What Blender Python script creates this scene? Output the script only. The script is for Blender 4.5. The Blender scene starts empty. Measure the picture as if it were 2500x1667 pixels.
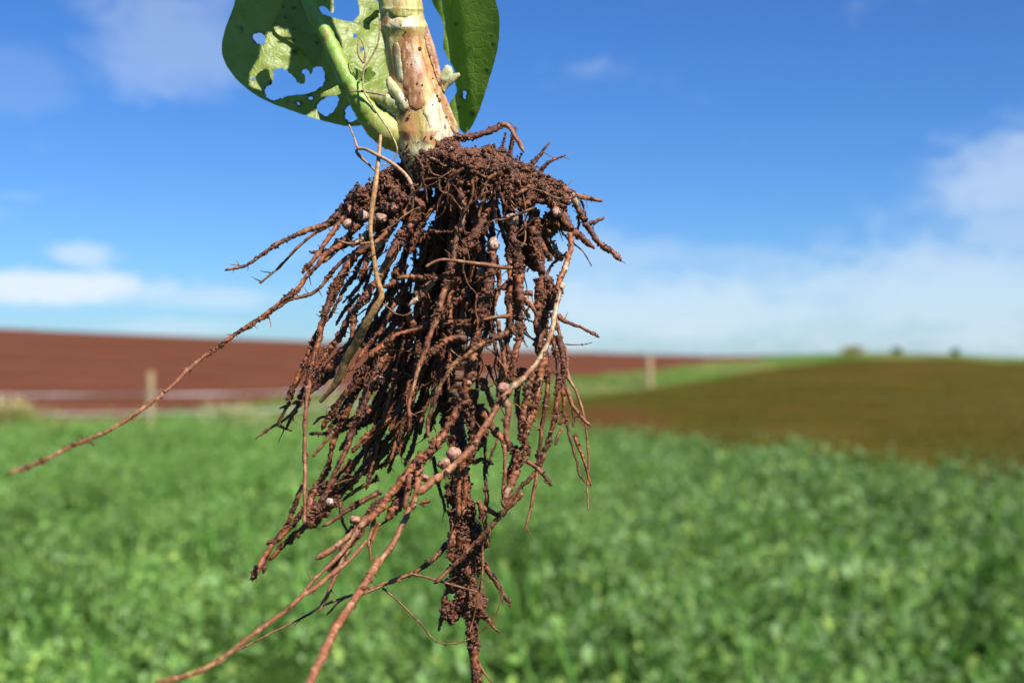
import bpy, math, random
import numpy as np
from mathutils import Vector
from mathutils.geometry import delaunay_2d_cdt

random.seed(7)
rng = np.random.default_rng(7)
scene = bpy.context.scene
col = scene.collection

# ------------------------------------------------------------------ camera
F = 3191.0            # focal length in photo pixels (30 mm on a 23.5 mm sensor)
HR = 872.0            # row of the true horizon
EYE = 1.45            # camera height
D0 = 0.31             # distance to the plant
U = D0 / F            # metres per photo pixel at the plant
cam_d = bpy.data.cameras.new('camera')
cam = bpy.data.objects.new('camera', cam_d)
col.objects.link(cam)
cam.location = (0, 0, EYE)
cam.rotation_euler = (math.radians(90), 0, 0)
cam_d.sensor_width = 23.5
cam_d.lens = 30.0
cam_d.shift_y = (HR - 833.5) / 2500.0
cam_d.clip_start = 0.01
cam_d.clip_end = 8000
cam_d.dof.use_dof = True
cam_d.dof.focus_distance = D0 - 0.010
cam_d.dof.aperture_fstop = 11.0
scene.camera = cam

# ------------------------------------------------------------------ light
SUN = Vector((0.46, -0.54, 0.78)).normalized()
sun_d = bpy.data.lights.new('sun', 'SUN')
sun_d.energy = 5.0
sun_d.angle = math.radians(0.5)
sun_d.color = (1.0, 0.95, 0.87)
sun = bpy.data.objects.new('sun', sun_d)
col.objects.link(sun)
sun.rotation_euler = SUN.to_track_quat('Z', 'Y').to_euler()
sun.location = (3, -3, 6)

scene.view_settings.view_transform = 'Standard'
scene.view_settings.look = 'None'
scene.view_settings.exposure = 0.85
scene.view_settings.gamma = 1.0
scene.view_settings.use_curve_mapping = False
scene.cycles.use_denoising = True
scene.cycles.max_bounces = 6
scene.cycles.use_adaptive_sampling = False
scene.cycles.sample_clamp_indirect = 6.0


class NT:
    """tiny node-tree helper"""
    def __init__(self, tree):
        self.t = tree
        self.t.nodes.clear()

    def n(self, kind, **kw):
        nd = self.t.nodes.new(kind)
        for k, v in kw.items():
            setattr(nd, k, v)
        return nd

    def put(self, sock, v):
        if hasattr(v, 'links'):
            self.t.links.new(v, sock)
        else:
            sock.default_value = v

    def math(self, op, a, b=0.0, clamp=False):
        nd = self.n('ShaderNodeMath', operation=op)
        nd.use_clamp = clamp
        self.put(nd.inputs[0], a)
        self.put(nd.inputs[1], b)
        return nd.outputs[0]

    def vmath(self, op, a, b=(0, 0, 0)):
        nd = self.n('ShaderNodeVectorMath', operation=op)
        self.put(nd.inputs[0], a)
        self.put(nd.inputs[1], b)
        return nd

    def mix(self, f, a, b, mode='MIX'):
        nd = self.n('ShaderNodeMix', data_type='RGBA', blend_type=mode)
        self.put(nd.inputs[0], f)
        self.put(nd.inputs[6], a)
        self.put(nd.inputs[7], b)
        return nd.outputs[2]

    def noise(self, vec, scale, detail=4.0, rough=0.55, dist=0.0):
        nd = self.n('ShaderNodeTexNoise')
        if vec is not None:
            self.put(nd.inputs['Vector'], vec)
        nd.inputs['Scale'].default_value = scale
        nd.inputs['Detail'].default_value = detail
        nd.inputs['Roughness'].default_value = rough
        nd.inputs['Distortion'].default_value = dist
        return nd.outputs['Fac']

    def ramp(self, f, lo, hi, a=0.0, b=1.0):
        nd = self.n('ShaderNodeMapRange', interpolation_type='SMOOTHSTEP')
        self.put(nd.inputs[0], f)
        nd.inputs[1].default_value = lo
        nd.inputs[2].default_value = hi
        nd.inputs[3].default_value = a
        nd.inputs[4].default_value = b
        return nd.outputs[0]


# ------------------------------------------------------------------ sky
world = bpy.data.worlds.new('World')
scene.world = world
world.use_nodes = True
w = NT(world.node_tree)
SKY_S = 0.09
sky = w.n('ShaderNodeTexSky', sky_type='NISHITA')
sky.sun_disc = False
sky.sun_elevation = math.asin(SUN.z)
sky.sun_rotation = math.atan2(SUN.x, SUN.y)
sky.altitude = 300
sky.air_density = 1.0
sky.dust_density = 0.2
sky.ozone_density = 3.0
tc = w.n('ShaderNodeTexCoord')
dirv = tc.outputs['Generated']
hs = w.n('ShaderNodeHueSaturation')
hs.inputs['Saturation'].default_value = 1.15
hs.inputs['Value'].default_value = 1.0
w.put(hs.inputs['Color'], sky.outputs[0])
skycol = w.mix(1.0, hs.outputs[0], (0.325, 0.515, 0.80, 1), 'MULTIPLY')


def pdir(px, py):
    return Vector(((px - 1250) / F, 1.0, (HR - py) / F)).normalized()


mp = w.n('ShaderNodeMapping')
w.put(mp.inputs['Vector'], dirv)
mp.inputs['Scale'].default_value = (1.0, 1.0, 2.2)
n_big = w.noise(mp.outputs[0], 9.0, 8.0, 0.62, 0.4)
n_fine = w.noise(mp.outputs[0], 34.0, 7.0, 0.65, 0.9)
nmix = w.math('ADD', w.math('MULTIPLY', n_big, 0.6), w.math('MULTIPLY', n_fine, 0.4))
# scattered cloud everywhere (the same kind of broken cloud as in view), thicker towards the horizon
sep = w.n('ShaderNodeSeparateXYZ')
w.put(sep.inputs[0], dirv)
low = w.ramp(sep.outputs[2], 0.02, 0.45, 0.10, 0.0)
base = w.ramp(w.math('ADD', n_big, low), 0.66, 0.90, 0.0, 0.5)
dens = base
CLOUDS = [  # centre px, py, half width, half height, strength, soft edge
    (110, 700, 330, 48, 0.95, 0.25), (480, 728, 240, 34, 0.40, 0.3), (200, 622, 95, 34, 0.55, 0.2),
    (420, 90, 240, 150, 0.26, 0.25), (30, 190, 150, 90, 0.09, 0.2),
    (1560, 770, 560, 130, 0.58, 0.4), (2300, 740, 620, 190, 0.55, 0.4), (1400, 670, 330, 110, 0.30, 0.3),
    (2540, 430, 300, 140, 0.46, 0.4), (2500, 560, 240, 120, 0.36, 0.4), (1850, 640, 200, 50, 0.20, 0.2),
    (430, 800, 200, 30, 0.3, 0.2),
]
for (cx, cy, hw, hh, st, so) in CLOUDS:
    c = pdir(cx, cy)
    df = w.vmath('SUBTRACT', dirv, tuple(c))
    sc_ = w.vmath('MULTIPLY', df.outputs[0], (F / hw, F / hw, F / hh))
    ln = w.vmath('LENGTH', sc_.outputs[0])
    f = w.math('SUBTRACT', 1.0, ln.outputs[1])
    g = w.math('ADD', f, w.math('MULTIPLY', w.math('SUBTRACT', nmix, 0.5), 2.6))
    d = w.ramp(g, -0.15, 0.35 + so, 0.0, st)
    dens = w.math('MAXIMUM', dens, d)
cloud_rgb = (0.450 / SKY_S, 0.505 / SKY_S, 0.555 / SKY_S, 1)
final = w.mix(dens, skycol, cloud_rgb)
bg = w.n('ShaderNodeBackground')
w.put(bg.inputs['Color'], final)
bg.inputs['Strength'].default_value = SKY_S
wo = w.n('ShaderNodeOutputWorld')
w.t.links.new(bg.outputs[0], wo.inputs[0])


# ------------------------------------------------------------------ helpers
def tag(o, label=None, cat=None, group=None, kind=None):
    if label: o['label'] = label
    if cat: o['category'] = cat
    if group: o['group'] = group
    if kind: o['kind'] = kind
    return o


def mesh_obj(name, V, T, mats, parent=None, colors=None, midx=None, smooth=True):
    """triangle mesh from numpy arrays"""
    V = np.asarray(V, np.float32); T = np.asarray(T, np.int32)
    me = bpy.data.meshes.new(name)
    me.vertices.add(len(V)); me.vertices.foreach_set('co', V.ravel())
    k = T.shape[1]
    me.loops.add(T.size); me.loops.foreach_set('vertex_index', T.ravel())
    me.polygons.add(len(T))
    me.polygons.foreach_set('loop_start', np.arange(0, T.size, k, dtype=np.int32))
    me.polygons.foreach_set('loop_total', np.full(len(T), k, np.int32))
    if smooth:
        me.polygons.foreach_set('use_smooth', np.ones(len(T), bool) if midx is None else np.asarray(midx) == 0)
    for m in (mats if isinstance(mats, (list, tuple)) else [mats]):
        me.materials.append(m)
    if midx is not None:
        me.polygons.foreach_set('material_index', np.asarray(midx, np.int32))
    if colors is not None:
        a = me.color_attributes.new('Col', 'FLOAT_COLOR', 'POINT')
        c4 = np.ones((len(V), 4), np.float32); c4[:, :3] = colors
        a.data.foreach_set('color', c4.ravel())
    me.update(); me.validate()
    o = bpy.data.objects.new(name, me)
    col.objects.link(o)
    if parent is not None:
        o.parent = parent
    return o


def empty(name, loc):
    e = bpy.data.objects.new(name, None)
    e.location = loc
    col.objects.link(e)
    return e


def child(o, root):
    """parent without moving: meshes are built in world coordinates"""
    o.parent = root
    L = Vector((0, 0, 0)); r = root
    while r is not None:
        L += r.location; r = r.parent
    o.location = -L
    return o


def hash3(i, seed):
    i = i.astype(np.int64)
    h = (i[..., 0] * 73856093) ^ (i[..., 1] * 19349663) ^ (i[..., 2] * 83492791) ^ (seed * 2654435761)
    h = (h ^ (h >> 13)) * 1274126177 & 0x7fffffff
    h = h ^ (h >> 16)
    return (h & 0xffff) / 65535.0


def vnoise(p, seed=0):
    p = np.asarray(p, float)
    i = np.floor(p); f = p - i; f = f * f * (3 - 2 * f)
    r = 0
    for dx in (0, 1):
        for dy in (0, 1):
            for dz in (0, 1):
                wt = (f[..., 0] if dx else 1 - f[..., 0]) * (f[..., 1] if dy else 1 - f[..., 1]) * (f[..., 2] if dz else 1 - f[..., 2])
                r = r + wt * hash3(i + np.array([dx, dy, dz]), seed)
    return r


def n1(x, seed):
    x = np.asarray(x, float)
    return vnoise(np.stack([x, np.zeros_like(x) + 0.37, np.zeros_like(x) + 0.71], -1), seed)


def fbm(p, seed=0, oct=3):
    s = 0; a = 0.5; t = 0
    for k in range(oct):
        s = s + a * vnoise(np.asarray(p) * 2 ** k, seed + k); t += a; a *= 0.5
    return s / t


CR = {0: (0, 0, 1.0), 1: (500, 0, 2.94), 2: (840, 280, 3.267), 3: (500, 440, 2.8), 4: (950, 700, 2.8),
      5: (600, 900, 2.8), 6: (380, 1200, 2.613), 7: (0, 760, 3.095),
      8: (900, 330, 5.227), 9: (1150, 330, 5.227), 10: (850, 600, 5.227), 11: (1100, 600, 5.227), 12: (880, 0, 3.92)}


def src(c, pts):
    ox, oy, s = CR[c]
    p = np.array(pts, float)
    return np.stack([ox + p[:, 0] / s, oy + p[:, 1] / s], 1)


def P3(px, py, d):
    """point of the plant: photo column/row at the plant's distance, d pixels deeper"""
    Y = D0 + np.asarray(d, float) * U
    return np.stack([(np.asarray(px) - 1250) / F * Y, Y, EYE - (np.asarray(py) - HR) / F * Y], -1)


def at(px, py, Y):
    return np.array([(px - 1250) / F * Y, Y, EYE - (py - HR) / F * Y])


# ------------------------------------------------------------------ materials
def material(name, rough=0.6, spec=0.4):
    m = bpy.data.materials.new(name); m.use_nodes = True
    t = NT(m.node_tree)
    out = t.n('ShaderNodeOutputMaterial'); b = t.n('ShaderNodeBsdfPrincipled')
    t.t.links.new(b.outputs[0], out.inputs[0])
    b.inputs['Roughness'].default_value = rough
    b.inputs['Specular IOR Level'].default_value = spec
    return m, t, b, out


def vcol(t):
    a = t.n('ShaderNodeAttribute'); a.attribute_name = 'Col'
    return a.outputs['Color']


def objco(t):
    return t.n('ShaderNodeTexCoord').outputs['Object']


def bump(t, b, h, strength, dist):
    nd = t.n('ShaderNodeBump')
    nd.inputs['Strength'].default_value = strength
    nd.inputs['Distance'].default_value = dist
    t.put(nd.inputs['Height'], h)
    t.t.links.new(nd.outputs[0], b.inputs['Normal'])


def mat_soil():
    m, t, b, o = material('wet_red_soil', 0.42, 0.6)
    co = objco(t)
    n = t.noise(co, 900, 3, 0.6); g = t.noise(co, 5200, 2, 0.6)
    c = t.mix(t.ramp(n, 0.35, 0.65), (0.045, 0.014, 0.005, 1), (0.210, 0.068, 0.022, 1))
    c = t.mix(t.ramp(g, 0.60, 0.74, 0, 0.6), c, (0.37, 0.14, 0.05, 1))
    t.put(b.inputs['Base Color'], c)
    t.put(b.inputs['Roughness'], t.ramp(g, 0.35, 0.65, 0.18, 0.55))
    bump(t, b, g, 0.9, 0.0004)
    return m


def mat_root():
    m, t, b, o = material('root_skin', 0.42, 0.42)
    co = objco(t)
    n = t.noise(co, 1500, 3, 0.6); g = t.noise(co, 5000, 2, 0.6)
    c = t.mix(t.ramp(n, 0.50, 0.70, 0, 0.7), vcol(t), (0.085, 0.027, 0.013, 1))
    c = t.mix(t.ramp(g, 0.55, 0.8, 0, 0.35), c, (0.46, 0.21, 0.09, 1))
    t.put(b.inputs['Base Color'], c)
    t.put(b.inputs['Roughness'], t.ramp(g, 0.3, 0.7, 0.28, 0.6))
    bump(t, b, g, 0.6, 0.0003)
    return m


def mat_straw():
    m, t, b, o = material('dry_straw_skin', 0.5, 0.4)
    co = objco(t)
    n = t.noise(co, 1200, 3, 0.6)
    c = t.mix(t.ramp(n, 0.35, 0.7), vcol(t), (0.20, 0.11, 0.05, 1))
    t.put(b.inputs['Base Color'], c)
    bump(t, b, n, 0.5, 0.0002)
    return m


def mat_nodule():
    m, t, b, o = material('nodule_skin', 0.6, 0.3)
    co = objco(t)
    n = t.noise(co, 1800, 3, 0.6)
    c = t.mix(t.ramp(n, 0.42, 0.62, 0, 0.85), vcol(t), (0.24, 0.10, 0.06, 1))
    t.put(b.inputs['Base Color'], c)
    b.inputs['Subsurface Weight'].default_value = 0.15
    b.inputs['Subsurface Radius'].default_value = (0.001, 0.0006, 0.0005)
    bump(t, b, n, 0.4, 0.0002)
    return m


def mat_stem():
    m, t, b, o = material('stem_skin', 0.38, 0.5)
    co = objco(t)
    mpn = t.n('ShaderNodeMapping'); t.put(mpn.inputs['Vector'], co); mpn.inputs['Scale'].default_value = (1, 1, 0.22)
    mpn.inputs['Rotation'].default_value = (0, math.radians(12), 0)
    n = t.noise(mpn.outputs[0], 1100, 5, 0.7); g = t.noise(co, 3600, 3, 0.65)
    c = t.mix(t.ramp(n, 0.44, 0.68, 0, 0.65), vcol(t), (0.34, 0.15, 0.04, 1))
    c = t.mix(t.ramp(t.noise(co, 420, 4, 0.7), 0.62, 0.72, 0, 0.7), c, (0.20, 0.09, 0.04, 1))
    c = t.mix(t.ramp(g, 0.69, 0.75, 0, 0.8), c, (0.12, 0.055, 0.025, 1))
    t.put(b.inputs['Base Color'], c)
    t.put(b.inputs['Roughness'], t.ramp(g, 0.3, 0.7, 0.25, 0.55))
    b.inputs['Subsurface Weight'].default_value = 0.1
    b.inputs['Subsurface Radius'].default_value = (0.0015, 0.001, 0.0005)
    bump(t, b, t.math('ADD', n, t.math('MULTIPLY', g, 0.4)), 0.5, 0.0004)
    return m


def mat_leaf(name, c1, c2, tr, trans_col):
    m, t, b, out = material(name, 0.40, 0.36)
    co = objco(t)
    n = t.noise(co, 260, 4, 0.6); g = t.noise(co, 1600, 2, 0.6)
    vo = t.n('ShaderNodeTexVoronoi', feature='DISTANCE_TO_EDGE')
    t.put(vo.inputs['Vector'], co); vo.inputs['Scale'].default_value = 420
    vein = t.ramp(vo.outputs['Distance'], 0.0, 0.10, 1, 0)
    c = t.mix(t.ramp(n, 0.3, 0.7), c1, c2)
    c = t.mix(t.math('MULTIPLY', vein, 0.25), c, (0.30, 0.42, 0.16, 1))
    c = t.mix(vcol_mask(t), c, (0.05, 0.03, 0.012, 1))
    t.put(b.inputs['Base Color'], c)
    bump(t, b, t.math('ADD', g, t.math('MULTIPLY', vein, -0.5)), 0.35, 0.0003)
    tl = t.n('ShaderNodeBsdfTranslucent')
    t.put(tl.inputs['Color'], t.mix(vcol_mask(t), trans_col, (0.04, 0.02, 0.01, 1)))
    mx = t.n('ShaderNodeMixShader'); mx.inputs[0].default_value = tr
    t.t.links.new(b.outputs[0], mx.inputs[1]); t.t.links.new(tl.outputs[0], mx.inputs[2])
    t.t.links.new(mx.outputs[0], out.inputs[0])
    return m


def vcol_mask(t):
    s = t.n('ShaderNodeSeparateColor')
    t.put(s.inputs[0], vcol(t))
    return s.outputs[0]


M_SOIL, M_ROOT, M_STRAW, M_NOD, M_STEM = mat_soil(), mat_root(), mat_straw(), mat_nodule(), mat_stem()
M_LEAF = mat_leaf('leaf_underside', (0.20, 0.26, 0.028, 1), (0.29, 0.34, 0.065, 1), 0.32, (0.27, 0.34, 0.015, 1))
M_LEAF2 = mat_leaf('leaf_bright', (0.125, 0.205, 0.022, 1), (0.18, 0.27, 0.035, 1), 0.45, (0.34, 0.50, 0.02, 1))


# ------------------------------------------------------------------ terrain
def height(x, y):
    """gentle rise of the far fields: flat near by, crest about 85 m away"""
    x = np.asarray(x, float); y = np.asarray(y, float)
    a = x / np.maximum(y, 4.0)
    hc = np.interp(a, [-1.2, -0.39, -0.2, 0.0, 0.10, 0.157, 0.22, 0.28, 0.34, 0.39, 0.6, 1.2],
                   [4.2, 3.36, 2.62, 1.88, 1.66, 1.54, 1.64, 1.74, 1.62, 1.34, 0.8, 0.4])
    t = np.clip((y - 18) / 67.0, 0, 1)
    g = t ** 1.1
    over = np.clip((y - 88) / 90.0, 0, 1)
    over = over * over * (3 - 2 * over)
    und = 0.10 * (vnoise(np.stack([x / 14, y / 14, y * 0], -1), 3) - 0.5) * np.clip((y - 20) / 20, 0, 1)
    return hc * g * (1 - over) - 0.3 * over + und * (1 - over)


def to_px(x, y, z):
    return 1250 + F * x / y, HR - F * (z - EYE) / y


def crop_edge(x):
    return np.minimum(22.4 + 0 * x, 19.9 - (x - 1.1) * 2.03)


av = np.concatenate([np.linspace(-1.2, -0.44, 40)[:-1], np.linspace(-0.44, 0.44, 250), np.linspace(0.44, 1.2, 40)[1:]])
yv = np.concatenate([np.geomspace(2.0, 14, 26)[:-1], np.geomspace(14, 100, 230), np.geomspace(102, 190, 14)])
A, Yg = np.meshgrid(av, yv)
X = A * Yg
Zg = height(X, Yg)
TV = np.stack([X, Yg, Zg], -1)
na, ny = len(av), len(yv)
ii = np.arange((ny - 1) * na).reshape(ny - 1, na)[:, :-1].ravel()
Q = np.stack([ii, ii + 1, ii + na + 1, ii + na], 1)
V = TV.reshape(-1, 3)
cen = V[Q].mean(1)
cpx, cpy = to_px(cen[:, 0], cen[:, 1], cen[:, 2])
wob = 10 * (vnoise(np.stack([cen[:, 0] / 1.6, cen[:, 1] / 4, cen[:, 0] * 0], -1), 5) - 0.5)
red_lo = np.interp(cpx, [-4000, 0, 250, 420, 700, 1000, 1390, 1600, 1800, 2000, 7000],
                   [1200, 1058, 1040, 1012, 972, 948, 924, 900, 878, 858, 700]) + wob
olive_hi = np.interp(cpx, [1270, 1300, 1400, 1585, 1700, 1900, 2080, 2300, 2500, 4000],
                     [1040, 985, 970, 950, 930, 896, 876, 874, 886, 960]) + wob * 0.6
y_ce = crop_edge(cen[:, 0])
zone = np.full(len(Q), 1)                                  # 1 verge
zone[cpy < red_lo] = 2                                     # 2 ploughed
zone[(cpy > olive_hi) & (cpx > 1270) & (zone == 1)] = 3    # 3 seeded
zone[cen[:, 1] < y_ce + 0.15] = 0                          # 0 crop ground


def mat_ground(name, ca, cb, sc, cc=None, streak=None, bstr=0.6, bdist=0.03):
    m, t, b, o = material(name, 0.95, 0.0)
    co = objco(t)
    mpn = t.n('ShaderNodeMapping'); t.put(mpn.inputs['Vector'], co)
    mpn.inputs['Scale'].default_value = streak or (1, 1, 1)
    n = t.noise(mpn.outputs[0], sc, 6, 0.6)
    c = t.mix(t.ramp(n, 0.35, 0.68), ca, cb)
    if cc:
        n2 = t.noise(mpn.outputs[0], sc * 0.25, 4, 0.6, 0.5)
        c = t.mix(t.ramp(n2, 0.45, 0.62), c, cc)
    t.put(b.inputs['Base Color'], c)
    g = t.noise(co, 9.0, 4, 0.65)
    bump(t, b, g, bstr, bdist)
    return m


M_CROPG = mat_ground('crop_soil', (0.025, 0.045, 0.010, 1), (0.04, 0.075, 0.015, 1), 3.0)
M_VERGE = mat_ground('verge_grass', (0.05, 0.115, 0.018, 1), (0.10, 0.16, 0.03, 1), 0.8, (0.17, 0.16, 0.06, 1))
M_RED = mat_ground('ploughed_soil', (0.100, 0.036, 0.020, 1), (0.138, 0.052, 0.031, 1), 0.35, (0.116, 0.043, 0.025, 1), (0.5, 1.4, 1), 0.5, 0.05)
M_OLIVE = mat_ground('seeded_soil', (0.072, 0.044, 0.010, 1), (0.061, 0.053, 0.008, 1), 0.30, (0.057, 0.054, 0.007, 1), (0.35, 1.0, 1), 0.5, 0.04)


def sub(zid):
    q = Q[zone == zid]
    used, inv = np.unique(q, return_inverse=True)
    return V[used], inv.reshape(q.shape)


def add_stain(mat, x, y, rx, ry, colr):
    t = mat.node_tree; b = [n for n in t.nodes if n.type == 'BSDF_PRINCIPLED'][0]
    h = NT.__new__(NT); h.t = t
    co = objco(h)
    d = h.vmath('MULTIPLY', h.vmath('SUBTRACT', co, (x, y, 0)).outputs[0], (1 / rx, 1 / ry, 0))
    ln = h.vmath('LENGTH', d.outputs[0]).outputs[1]
    f = h.ramp(h.math('ADD', ln, h.math('MULTIPLY', h.noise(co, 1.1, 4), 0.9)), 0.9, 1.6, 0.85, 0.0)
    old = b.inputs['Base Color'].links[0].from_socket
    h.put(b.inputs['Base Color'], h.mix(f, old, colr))


def add_bands(mat, scale, sx, sy, colr, lo, hi, amt, rot=0.0):
    t = mat.node_tree; b = [n for n in t.nodes if n.type == 'BSDF_PRINCIPLED'][0]
    h = NT.__new__(NT); h.t = t
    mpn = h.n('ShaderNodeMapping'); h.put(mpn.inputs['Vector'], objco(h)); mpn.inputs['Scale'].default_value = (sx, sy, 0)
    mpn.inputs['Rotation'].default_value = (0, 0, rot)
    old = b.inputs['Base Color'].links[0].from_socket
    h.put(b.inputs['Base Color'], h.mix(h.ramp(h.noise(mpn.outputs[0], scale, 4, 0.6), lo, hi, 0, amt), old, colr))


add_bands(M_OLIVE, 1.0, 0.07, 0.9, (0.082, 0.069, 0.020, 1), 0.48, 0.60, 0.9, 0.15)
add_bands(M_OLIVE, 1.0, 0.10, 1.1, (0.050, 0.032, 0.008, 1), 0.55, 0.70, 0.6, -0.1)
add_bands(M_RED, 1.0, 0.06, 0.8, (0.160, 0.072, 0.046, 1), 0.50, 0.68, 0.6, 0.12)
add_bands(M_RED, 1.0, 0.5, 0.25, (0.095, 0.036, 0.022, 1), 0.52, 0.70, 0.5, 0.5)
add_stain(M_OLIVE, 2.1, 27.0, 1.2, 4.5, (0.085, 0.040, 0.017, 1))
add_stain(M_OLIVE, 5.2, 15.0, 1.6, 2.0, (0.060, 0.040, 0.011, 1))
for zid, nm, mt in ((0, 'crop_ground', M_CROPG), (1, 'grass_verge', M_VERGE), (2, 'ploughed_hill', M_RED), (3, 'seeded_field', M_OLIVE)):
    vv, qq = sub(zid)
    tag(mesh_obj(nm, vv, qq, mt), kind='structure')
# one wide sheet below everything, out to the horizon
rr = np.array([0.0, 3, 30, 300, 3000, 6000]); th = np.linspace(0, 2 * math.pi, 65)[:-1]
gv = np.stack([np.outer(rr, np.cos(th)), np.outer(rr, np.sin(th)), np.full((len(rr), 64), -0.35)], -1)
gq = []
for i in range(len(rr) - 1):
    for j in range(64):
        gq.append((i * 64 + j, i * 64 + (j + 1) % 64, (i + 1) * 64 + (j + 1) % 64, (i + 1) * 64 + j))
tag(mesh_obj('ground', gv.reshape(-1, 3), gq, M_CROPG), kind='structure')


# ------------------------------------------------------------------ crop
def blades(base, length, width, azim, lean, curl, colr, seg=2, fold=0.25):
    """bent leaf blades: base (N,3); returns verts, quads->tris, colours"""
    N = len(base)
    out = np.stack([np.cos(azim), np.sin(azim), np.zeros(N)], 1)
    side = np.stack([-np.sin(azim), np.cos(azim), np.zeros(N)], 1)
    up = np.array([0, 0, 1.0])
    pts = []; p = base.copy(); ang = lean.copy()
    prof = {2: [0.25, 1.0, 0.12], 3: [0.3, 1.0, 0.85, 0.08]}[seg]
    rows = []
    for k in range(seg + 1):
        wv = (width * prof[k])[:, None]
        nrm = out * np.cos(ang)[:, None] * -1 + up * np.sin(ang)[:, None]
        mid = p - nrm * wv * fold
        rows += [p - side * wv, mid, p + side * wv]
        d = out * np.sin(ang)[:, None] + up * np.cos(ang)[:, None]
        p = p + d * (length / seg)[:, None]
        ang = ang + curl
    Vv = np.stack(rows, 1)
    nr = Vv.shape[1]
    T = []
    for k in range(seg):
        for j in range(2):
            a = k * 3 + j
            T += [(a, a + 1, a + 4), (a, a + 4, a + 3)]
    T = np.array(T)
    tris = (np.arange(N)[:, None, None] * nr + T[None]).reshape(-1, 3)
    C = np.repeat(colr[:, None, :], nr, 1).reshape(-1, 3)
    return Vv.reshape(-1, 3), tris, C


def mat_foliage(name, tr=0.3, rough=0.6):
    m, t, b, out = material(name, rough, 0.2)
    c = vcol(t)
    t.put(b.inputs['Base Color'], c)
    tl = t.n('ShaderNodeBsdfTranslucent')
    t.put(tl.inputs['Color'], t.mix(1.0, c, (1.0, 1.3, 0.5, 1), 'MULTIPLY'))
    mx = t.n('ShaderNodeMixShader'); mx.inputs[0].default_value = tr
    t.t.links.new(b.outputs[0], mx.inputs[1]); t.t.links.new(tl.outputs[0], mx.inputs[2])
    t.t.links.new(mx.outputs[0], out.inputs[0])
    return m


M_CROP = mat_foliage('crop_leaf', 0.32)
M_GRASS = mat_foliage('grass_blade', 0.25)


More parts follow.
